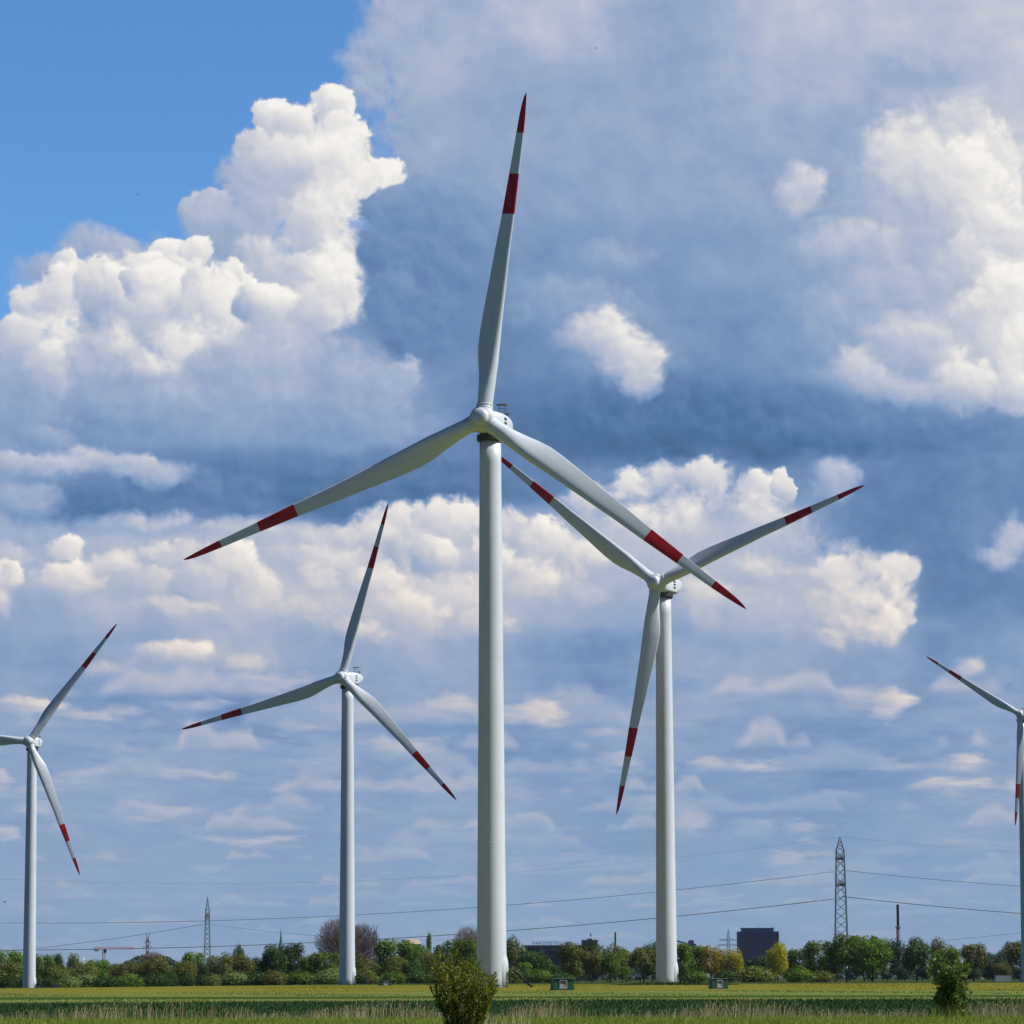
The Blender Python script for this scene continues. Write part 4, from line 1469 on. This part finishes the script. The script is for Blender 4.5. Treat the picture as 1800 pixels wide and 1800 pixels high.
# ------------------------------------------------------------------ pylons
M_steel = paint('galvanised_steel', (0.15, 0.18, 0.17), 0.55, 0.15, 0.5)
M_steel_far = paint('far_steel', (0.20, 0.24, 0.27), 0.6, 0.1, 0.5)  # lighter, bluer steel colour for the far pylons
def lattice(mb, levels, r, rb):
    """four legs with crossed braces; levels = [(z, half width)]"""
    for (z0, w0), (z1, w1) in zip(levels, levels[1:]):
        c0 = [(-w0, -w0), (w0, -w0), (w0, w0), (-w0, w0)]
        c1 = [(-w1, -w1), (w1, -w1), (w1, w1), (-w1, w1)]
        for i in range(4):
            j = (i + 1) % 4
            mb.bar((*c0[i], z0), (*c1[i], z1), r)
            mb.bar((*c0[i], z0), (*c1[j], z1), rb)
            mb.bar((*c0[j], z0), (*c1[i], z1), rb)
def pylon(px, top_py, D, foot_w_px, arm_pys, mat, lab, name='lattice_pylon', arm_len=9.0, head_px=None, broad=False, r=0.16):
    p = at(px, 1722, D); z = gzf(p.x, D)
    H = at(px, top_py, D).z - z
    root = empty(name, (p.x, D, z))
    tag(root, lab, 'pylon', 'steel lattice pylons')
    fw = foot_w_px / F * D / 2
    mb = MB()
    hz_ = [at(px, q, D).z - z for q in arm_pys]
    hw = fw * 0.52
    zt = max(hz_) + 0.045 * H
    lv = []
    n = 15
    for i in range(n + 1):
        f = i / n
        lv.append((zt * f, fw + (hw - fw) * (f ** 0.9)))
    lattice(mb, lv, r, r * 0.55)
    k = 4
    lv2 = [(zt + (H - zt) * i / k, hw * (1 - i / k) + 0.05) for i in range(k + 1)]
    lattice(mb, lv2, r * 0.9, r * 0.5)
    mb.build('mast', mat, root)
    for i, h_ in enumerate(hz_):
        al = arm_len * (1.0 if i == 0 else 1.25)
        am = MB()
        for s_ in (-1, 1):
            ax = (lambda u, v, w_: (u * s_, v, w_)) if broad else (lambda u, v, w_: (v, u * s_, w_))
            for v_ in (-1, 1):
                am.bar(ax(hw, v_ * hw, h_ - 0.9), ax(al, v_ * 0.25, h_ - 0.4), r * 0.9)
                am.bar(ax(hw, v_ * hw, h_ + 1.5), ax(al, v_ * 0.25, h_ - 0.2), r * 0.9)
                for q in range(4):
                    f0, f1 = q / 4, (q + 1) / 4
                    am.bar(ax(hw + (al - hw) * f0, v_ * hw * (1 - f0), h_ - 0.9 + 0.5 * f0), ax(hw + (al - hw) * f1, v_ * hw * (1 - f1), h_ + 1.5 - 1.7 * f1), r * 0.6)
            for q in range(5):
                f0 = q / 5
                am.bar(ax(hw + (al - hw) * f0, -hw * (1 - f0), h_ - 0.9 + 0.5 * f0), ax(hw + (al - hw) * f0, hw * (1 - f0), h_ - 0.9 + 0.5 * f0), r * 0.8)
        am.build('crossarm', mat, root)
        ins = MB()
        for s_ in (-1, 1):
            u = al * 0.97 * s_
            a_ = (u, 0) if broad else (0, u)
            nd = 9
            ins.bar((*a_, h_ - 0.5), (*a_, h_ - 4.6), 0.05)
            for q in range(nd):
                ins.bar((*a_, h_ - 0.9 - q * 0.38), (*a_, h_ - 1.05 - q * 0.38), 0.22, 8)
        ins.build('insulator', M_grey, root)
    return root
pylon(1480, 1471, 1500, 26, (1507, 1553), M_steel, 'tall lattice pylon with two crossarms seen end on, right of the office block')
pylon(364, 1577, 2300, 13, (1609,), M_steel, 'slim lattice pylon rising from the wood at left', r=0.2)
pylon(1281, 1633, 4600, 7, (1652, 1661), M_steel_far, 'small faint pylon with two spread crossarms left of the office block', arm_len=11, broad=True, r=0.34)
def v_pylon(px, top_py, D, lab):
    p = at(px, 1722, D); z = gzf(p.x, D)
    H = at(px, top_py, D).z - z
    u = D / F
    root = empty('lattice_pylon', (p.x, D, z)); tag(root, lab, 'pylon', 'steel lattice pylons')
    mb = MB()
    zt = H * 0.90
    lattice(mb, [(zt * i / 8, (3.2 - 1.4 * i / 8) * u) for i in range(9)], 0.45, 0.28)
    mb.build('mast', M_steel_far, root)
    a = MB()
    for s_ in (-1, 1):
        a.bar((0.8 * u * s_, 0, zt - 0.5), (3.2 * u * s_, 0, H), 0.45)
        for dz_, ln in ((-7, 5), (-16, 7.5)):
            a.bar((1.2 * u * s_, 0, zt + dz_ * u), (ln * u * s_, 0, zt + (dz_ + 1.2) * u), 0.4)
            a.bar((ln * u * s_, 0, zt + (dz_ + 1.2) * u), (ln * u * s_ * 0.96, 0, zt + (dz_ - 3) * u), 0.3)
    a.build('crossarm', M_steel_far, root)
v_pylon(259, 1640, 3900, 'faint pylon with raised V shaped top between crane and slim pylon')
v_pylon(660, 1626, 4000, 'faint pylon top with V shape beside the right bare tree')

# ------------------------------------------------------------------ overhead lines
M_wire = paint('cable', (0.19, 0.22, 0.26), 0.5, 0.02)
def cable(pts, D, r, lab, n=26):
    """a sagging bundle through the given picture points, D metres away"""
    P = [at(x_, y_, D if not isinstance(D, (list, tuple)) else D[0] + (D[1] - D[0]) * i / (len(pts) - 1)) for i, (x_, y_) in enumerate(pts)]
    xs_ = np.array([q.x for q in P]); zs_ = np.array([q.z for q in P]); ys_ = np.array([q.y for q in P])
    cf = np.polyfit(xs_, zs_, 2)
    xx = np.linspace(xs_.min(), xs_.max(), n)
    zz = np.polyval(cf, xx)
    o_ = np.argsort(xs_)
    yy = np.interp(xx, xs_[o_], ys_[o_])
    mb = MB(); mb.tube([(a, b, c) for a, b, c in zip(xx, yy, zz)], [r] * n, 6)
    return tag(mb.build('overhead_cable', M_wire, smooth=True), lab, 'cable', 'overhead power cables')
cable([(-900, 1640), (0, 1667), (450, 1662), (900, 1638), (1180, 1612), (1480, 1577)], 1500, 0.17, 'thick lower cable bundle from the big pylon down to the left edge')
cable([(1480, 1577), (1580, 1585), (1700, 1597), (1793, 1607), (2400, 1625)], 1500, 0.17, 'thick lower cable bundle from the big pylon to the right edge')
cable([(-900, 1580), (0, 1620), (364, 1619), (600, 1612), (890, 1592), (1150, 1567), (1480, 1530)], 1500, 0.11, 'upper cable bundle from the big pylon to the left edge')
cable([(1480, 1530), (1600, 1541), (1700, 1551), (1793, 1558), (2400, 1572)], 1500, 0.11, 'upper cable bundle from the big pylon to the right edge')
cable([(0, 1545), (900, 1536), (1200, 1503), (1480, 1472)], 1500, 0.035, 'thin topmost earth wire left of the big pylon')
cable([(1480, 1472), (1600, 1481), (1793, 1500), (2400, 1520)], 1500, 0.035, 'thin topmost earth wire right of the big pylon')
cable([(-400, 1690), (60, 1668), (220, 1646), (364, 1624)], 2300, 0.15, 'cable rising from lower left to the slim pylon')
cable([(364, 1624), (450, 1635), (560, 1645), (800, 1652)], 2300, 0.10, 'cable falling right of the slim pylon towards the bare trees')
cable([(1640, 1655), (1720, 1648), (1793, 1640), (2200, 1600)], 2600, 0.13, 'faint low cable near the right edge')

# ------------------------------------------------------------------ distant buildings
def facade_mat(name, wall, win, nx, nz, W_, H_, frame=(0.1, 0.12, 0.16)):
    m_, h, p = new_mat(name)
    oc = h.node('ShaderNodeTexCoord').outputs['Object']
    n1 = h.noise(oc, 0.2, 3.0, 0.6)
    h.put(p.inputs['Base Color'], h.mixc(n1, (*wall, 1), tuple(q * 0.8 for q in wall) + (1,)))
    p.inputs['Roughness'].default_value = 0.6
    return m_
M_office = facade_mat('office_wall', (0.05, 0.08, 0.21), None, 1, 1, 1, 1)
M_pier = paint('office_pier', (0.11, 0.10, 0.27), 0.6, 0.1)
M_glass = paint('dark_glass', (0.09, 0.13, 0.22), 0.15, 0.2, 0.3)
M_penthouse = paint('penthouse', (0.09, 0.17, 0.22), 0.5, 0.1)
M_pink = paint('pink_side', (0.5, 0.32, 0.30), 0.6, 0.1)
def place(name, px, base_py, D, lab, cat, group=None):
    p = at(px, base_py, D)
    z = -3.0
    r = empty(name, (p.x, D, z)); tag(r, lab, cat, group)
    return r, D / F, p.z - z
# office block
r, u, zb = place('office_block', 1332, 1690, 3300, 'dark blue many storeyed office block between the yellow tree and big pylon', 'building')
Wb = 70 * u; H0 = at(1332, 1637.5, 3300).z + 3
b = MB(); b.box((0, 0, H0 / 2), (Wb, 22, H0)); b.build('wall', M_office, r)
b = MB(); b.box((Wb / 2 + 0.5, 2, H0 / 2 - 1), (1.0, 17, H0)); b.build('side_wall', M_pink, r)
b = MB()
for i in range(19):
    b.box((-Wb / 2 + Wb * i / 18, -11.25, H0 / 2), (0.55, 0.8, H0 - 0.6))
b.build('pier', M_pier, r)['kind'] = 'stuff'
ncol, nrow = 18, 9
cnt = 0
wins = []
for rw in range(nrow):
    mbw = MB()
    zc = H0 - 2.6 - rw * 3.15
    for i in range(ncol):
        mbw.box((-Wb / 2 + Wb * (i + 0.5) / 18, -11.06, zc), (Wb / 18 * 0.66, 0.14, 1.9))
    mbw.build('window_row', M_glass, r)
b = MB(); b.box((0, 2, H0 + 1.45), (Wb * 0.80, 14, 2.9)); b.box((0, 2, H0 + 3.0), (Wb * 0.84, 16, 0.35)); b.build('penthouse', M_penthouse, r)
b = MB()
for i, hh in enumerate((1.0, 0.6, 2.2, 0.8, 1.4)):
    b.bar((-Wb * 0.36 + i * Wb * 0.18, 0, H0 + 3), (-Wb * 0.36 + i * Wb * 0.18, 0, H0 + 3.2 + hh), 0.15)
b.build('roof_aerial', M_grey, r)
# long hall with rooftop letters
M_hall = paint('hall_dark', (0.045, 0.05, 0.10), 0.6, 0.1)
M_pale = paint('hall_pale', (0.32, 0.34, 0.38), 0.6, 0.15)
M_hallblue = paint('hall_blue', (0.05, 0.11, 0.26), 0.5, 0.1)
Dh = 3000
r, u, zb = place('factory_hall', 980, 1690, Dh, 'long dark flat roofed hall carrying a row of rooftop letters', 'building')
zt = at(980, 1661.5, Dh).z + 3
b = MB(); b.box((0, 0, zt - 1.0), (118 * u, 24, 2.0)); b.box((0, 0, (zt - 2) / 2), (112 * u, 20, zt - 2)); b.build('roof', M_hall, r)
b = MB(); b.box((-27 * u, -10.2, zt - 4.2), (9 * u, 0.5, 3.6)); b.build('cladding', M_pale, r)
b = MB(); b.box((-8 * u, -10.2, zt - 3.4), (14 * u, 0.5, 1.6)); b.build('window_band', M_pale, r)
b = MB(); b.box((-19 * u, -10.25, zt - 4.6), (6 * u, 0.5, 4.4)); b.build('gate', M_hallblue, r)
def text_obj(s_, size, parent, loc, mat, name, depth=0.25):
    cu = bpy.data.curves.new(name, 'FONT'); cu.body = s_; cu.size = size; cu.extrude = depth; cu.align_x = 'CENTER'
    cu.space_character = 1.25
    o = bpy.data.objects.new('tmp', cu); C.objects.link(o)
    dg = bpy.context.evaluated_depsgraph_get()
    me = bpy.data.meshes.new_from_object(o.evaluated_get(dg))
    bpy.data.objects.remove(o)
    me.materials.clear()
    t = link_mesh(name, me, mat, parent, loc)
    t.rotation_euler = (R(90), 0, 0)
    return t
text_obj('HAKONSTELLUM', 3.4, r, (-11 * u, -9, zt + 0.5), M_hall, 'rooftop_lettering')
b = MB()
for i in range(13):
    b.bar((-41 * u + i * 5 * u, -8.6, zt), (-41 * u + i * 5 * u, -8.6, zt + 3.2), 0.12)
b.build('letter_frame', M_hall, r)
# square block with aerials
r, u, zb = place('plant_building', 1036.5, 1690, 3050, 'dark square block with roof aerials right of the rooftop letters', 'building')
zt = at(1036, 1652.5, 3050).z + 3
b = MB(); b.box((0, 0, zt / 2), (28 * u, 14, zt)); b.build('wall', M_hall, r)
b = MB(); b.box((0, 0, zt + 0.5), (9 * u, 8, 1.4)); b.build('penthouse', M_office, r)
b = MB(); b.bar((1, 0, zt), (1, 0, zt + 5.5), 0.18); b.bar((1, -0.6, zt + 3.4), (1, -0.6, zt + 5.2), 0.55, 8)
for q in (-12, -9, 8, 11): b.bar((q * u, 0, zt), (q * u, 0, zt + 1.5), 0.12)
b.build('aerial', M_grey, r)
# angular building
r, u, zb = place('conveyor_building', 1212, 1690, 3000, 'dark blue building with sloping roof right of the second tower', 'building')
zt = at(1212, 1659, 3000).z + 3
b = MB(); b.box((-2 * u, 0, zt / 2), (26 * u, 14, zt)); b.build('wall', M_office, r)
b = MB(); b.box((3 * u, 0, zt + 1.0), (9 * u, 12, 3.6), 0, 0.4); b.build('roof_housing', M_office, r)
b = MB(); b.bar((-22 * u, 0, zt + 2.4), (0, 0, zt - 0.4), 0.8); b.build('conveyor', M_hall, r)
# chimneys
M_brick = paint('chimney_brick', (0.15, 0.05, 0.06), 0.8, 0.2, 0.3)
M_brick2 = paint('chimney_top', (0.05, 0.025, 0.04), 0.8, 0.2, 0.3)
def chimney(px, top_py, D, r0, r1, lab, rings, mat, mat2):
    p = at(px, 1720, D); H = at(px, top_py, D).z + 3
    root = empty('factory_chimney', (p.x, D, -3)); tag(root, lab, 'chimney', 'factory chimneys')
    b = MB(); b.lathe([(r0, 0), (r1 * 1.02, H * 0.72)], 24); b.build('shaft', mat, root, smooth=True)
    b = MB(); b.lathe([(r1 * 0.86, H * 0.72), (r1 * 0.82, H - 0.5), (r1 * 0.9, H - 0.4), (r1 * 0.9, H), (r1 * 0.6, H)], 24); b.build('upper_shaft', mat2, root, smooth=True)
    for f in rings:
        rr = r0 + (r1 - r0) * min(f / 0.72, 1)
        b = MB(); b.lathe([(rr, H * f - 0.5), (rr + 1.2, H * f), (rr + 1.2, H * f + 0.25), (rr, H * f + 0.3)], 24)
        for q in range(12):
            a_ = q * math.pi / 6
            b.bar(((rr + 1.1) * math.cos(a_), (rr + 1.1) * math.sin(a_), H * f), ((rr + 1.1) * math.cos(a_), (rr + 1.1) * math.sin(a_), H * f + 1.2), 0.08)
        b.build('walkway', M_grey, root)
chimney(1580, 1590, 3200, 1.9, 1.35, 'tall red brick chimney with two walkways right of the big pylon', (0.36, 0.70), M_brick, M_brick2)
chimney(1082, 1638.5, 3100, 1.0, 0.85, 'short dark chimney above the olive trees in the middle', (), M_brick2, M_brick2)
# church spire
M_copper = paint('copper_green', (0.05, 0.25, 0.19), 0.5, 0.15, 0.3)
Dc = 3000
p = at(493.5, 1720, Dc); r = empty('church_spire', (p.x, Dc, -3)); tag(r, 'thin green copper church spire above the dark trees at left', 'church spire')
zt = at(493.5, 1629, Dc).z + 3; z1 = at(493.5, 1632.5, Dc).z + 3; z0 = at(493.5, 1664, Dc).z + 3; u = Dc / F
b = MB(); b.box((0, 0, z0 / 2), (8 * u, 8 * u, z0)); b.build('tower', M_brick, r)
b = MB(); b.lathe([(4.6 * u, z0 - 0.5), (3.4 * u, z0 + 2), (2.2 * u, z0 + (z1 - z0) * 0.35), (0.9 * u, z0 + (z1 - z0) * 0.75), (0.1 * u, z1)], 8); b.build('spire', M_copper, r)
b = MB(); b.bar((0, 0, z1 - 1), (0, 0, zt), 0.12); b.box((0, 0, zt - 0.8), (0.9, 0.15, 0.15)); b.build('cross', M_grey, r)
# tower crane
M_crane = paint('crane_orange', (0.62, 0.17, 0.08), 0.5, 0.1)
M_cranew = paint('crane_weight', (0.6, 0.5, 0.42), 0.6, 0.1)
Dk = 2600
p = at(182, 1720, Dk); r = empty('tower_crane', (p.x, Dk, -3)); tag(r, 'orange tower crane with a long level jib above the wood at left', 'crane')
u = Dk / F; zj = at(182, 1668.5, Dk).z + 3
b = MB(); lattice(b, [(zj * i / 12, 0.9) for i in range(13)], 0.13, 0.08); b.build('mast', M_cranew, r)
b = MB()
def jib(x0, x1, zz_, h_, n):
    for i in range(n):
        a_, c_ = x0 + (x1 - x0) * i / n, x0 + (x1 - x0) * (i + 1) / n
        for y_ in (-0.6, 0.6):
            b.bar((a_, y_, zz_), (c_, y_, zz_), 0.15)
            b.bar((a_, y_, zz_), ((a_ + c_) / 2, 0, zz_ + h_), 0.10); b.bar(((a_ + c_) / 2, 0, zz_ + h_), (c_, y_, zz_), 0.10)
        b.bar((a_, 0, zz_ + h_), (c_, 0, zz_ + h_), 0.15)
jib(-18 * u, 52 * u, zj, 1.3, 22)
b.build('jib', M_crane, r)
b = MB(); b.box((-13 * u, 0, zj - 0.5), (8 * u, 1.6, 1.9)); b.build('counterweight', M_cranew, r)
b = MB(); b.box((1.0, -1.0, zj - 1.4), (1.8, 1.8, 2.4), 0, 0.1); b.build('cab', M_grey, r)
# pale roofs between the trees, and a white dome
M_roofp = paint('pale_roof', (0.55, 0.42, 0.30), 0.7, 0.1)
def house(px, top_py, w_px, D, lab, mat):
    p = at(px, 1720, D); u = D / F; H = at(px, top_py, D).z + 3
    r = empty('distant_house', (p.x, D, -3)); tag(r, lab, 'house')
    w = w_px * u
    b = MB(); b.box((0, 0, (H - 2.4) / 2), (w, 9, H - 2.4)); b.build('wall', M_cont, r)
    b = MB()
    vs_ = [b.bm.verts.new(q) for q in ((-w / 2 - .4, -5, H - 2.5), (w / 2 + .4, -5, H - 2.5), (w / 2 + .4, 5, H - 2.5), (-w / 2 - .4, 5, H - 2.5), (-w / 2 + 1, 0, H), (w / 2 - 1, 0, H))]
    for q in ((0, 1, 5, 4), (1, 2, 5), (2, 3, 4, 5), (3, 0, 4), (3, 2, 1, 0)): b.bm.faces.new([vs_[i] for i in q])
    b.build('roof', mat, r)
house(727, 1651, 24, 1900, 'distant house with pale orange roof above the green trees left of the front bush', M_roofp)
house(712, 1654, 8, 1880, 'small white gable peeping between green treetops', M_cont)
house(147, 1684, 3.5, 1800, 'tiny white building tip left of the crane mast', M_cont)

# ------------------------------------------------------------------ birds
M_bird = paint('bird_dark', (0.03, 0.03, 0.035), 0.8, 0.05)
def bird(px, py, size_px, D, rz, flap, lab):
    p = at(px, py, D); s_ = size_px / F * D / 1.0
    r = empty('flying_bird', p, rz); tag(r, lab, 'bird', 'small birds in the sky')
    r.scale = (s_, s_, s_)
    b = MB(); b.tube([(0, -0.32, 0.0), (0, -0.2, 0.02), (0, 0.0, 0.02), (0, 0.2, 0), (0, 0.36, 0)], [0.02, 0.055, 0.075, 0.05, 0.015], 8)
    b.tube([(0, -0.30, 0.01), (0, -0.42, 0.0)], [0.02, 0.003], 6)
    vs_ = [b.bm.verts.new(q) for q in ((-0.03, 0.3, 0), (0.03, 0.3, 0), (0.09, 0.5, 0), (0, 0.45, 0.01), (-0.09, 0.5, 0))]
    b.bm.faces.new(vs_)
    b.build('body', M_bird, r)
    for s2 in (-1, 1):
        w = MB()
        z1, z2 = 0.16 * flap, 0.12 * flap
        q = [(0.04, -0.12, 0.02), (0.26, -0.18, z1), (0.52, -0.04, z2), (0.5, 0.02, z2), (0.26, 0.04, z1), (0.04, 0.12, 0.02)]
        vt = [w.bm.verts.new((a_[0] * s2, a_[1], a_[2] + 0.008)) for a_ in q]; vb = [w.bm.verts.new((a_[0] * s2, a_[1], a_[2] - 0.008)) for a_ in q]
        for V4 in (vt, vb[::-1]):
            w.bm.faces.new((V4[0], V4[1], V4[4], V4[5]) if V4 is vt else (V4[0], V4[1], V4[4], V4[5])); w.bm.faces.new((V4[1], V4[2], V4[3], V4[4]))
        w.build('wing', M_bird, r)
bird(243, 342, 8, 420, 0.4, 0.3, 'bird gliding in the clear blue at upper left')
bird(1047, 85, 6, 420, 1.2, 1.4, 'bird high above the right side of the upper blade tip')
bird(188, 137, 3, 600, 0.2, 0.5, 'tiny bird near the top of the clear blue')
bird(741, 453, 4, 500, 0.1, 0.6, 'bird against the dark cloud left of the upper blade')
bird(1068, 662, 5, 500, 0.3, -0.3, 'bird just under the small bright cloud puff')
bird(1355, 559, 4, 500, 2.0, 1.0, 'bird in front of the large grey cloud at right')
bird(159, 1218, 5, 500, 0.2, 0.4, 'bird right of the leftmost turbine hub')
bird(334, 1255, 5, 500, 0.1, 0.7, 'bird above the left blade of the third turbine')
bird(1776, 1204, 5, 500, 0.9, 1.2, 'bird above the half hidden turbine at right')
bird(8, 1586, 10, 160, 0.7, 1.3, 'nearest bird at the left edge beside the leftmost tower')

# dry sprigs round the feet of the two bushes
for nm, px, D_, w_, lb in (('tall_weeds', 865, 114, 1.1, 'dry grassy sprigs at the right foot of the tall front bush'), ('tall_weeds', 1672, 145, 0.9, 'grass tufts hiding the foot of the right bush')):
    xx = at(px, 1780, D_).x
    blades(nm, 160, (xx - w_, xx + w_), (D_ - 2, D_ + 2), lambda x, y, r: 0.3 + 0.45 * r.rand(len(x)), 0.012, M_straw if D_ < 120 else M_blade, 0.25, int(px), False, None, label=lb, cat='weeds')

# ------------------------------------------------------------------ the air between
hm = bpy.data.materials.new('haze_air'); hm.use_nodes = True
ht = hm.node_tree; ht.nodes.clear()
hv = ht.nodes.new('ShaderNodeVolumePrincipled')
hv.inputs['Color'].default_value = (0.72, 0.84, 1.0, 1)
hv.inputs['Density'].default_value = 0.000013
hv.inputs['Anisotropy'].default_value = 0.2
hout = ht.nodes.new('ShaderNodeOutputMaterial')
ht.links.new(hv.outputs[0], hout.inputs['Volume'])
b = MB(); b.box((0, 15300, 77.5), (62000, 31400, 175))
hz_box = b.build('haze', hm)
tag(hz_box, kind='stuff')
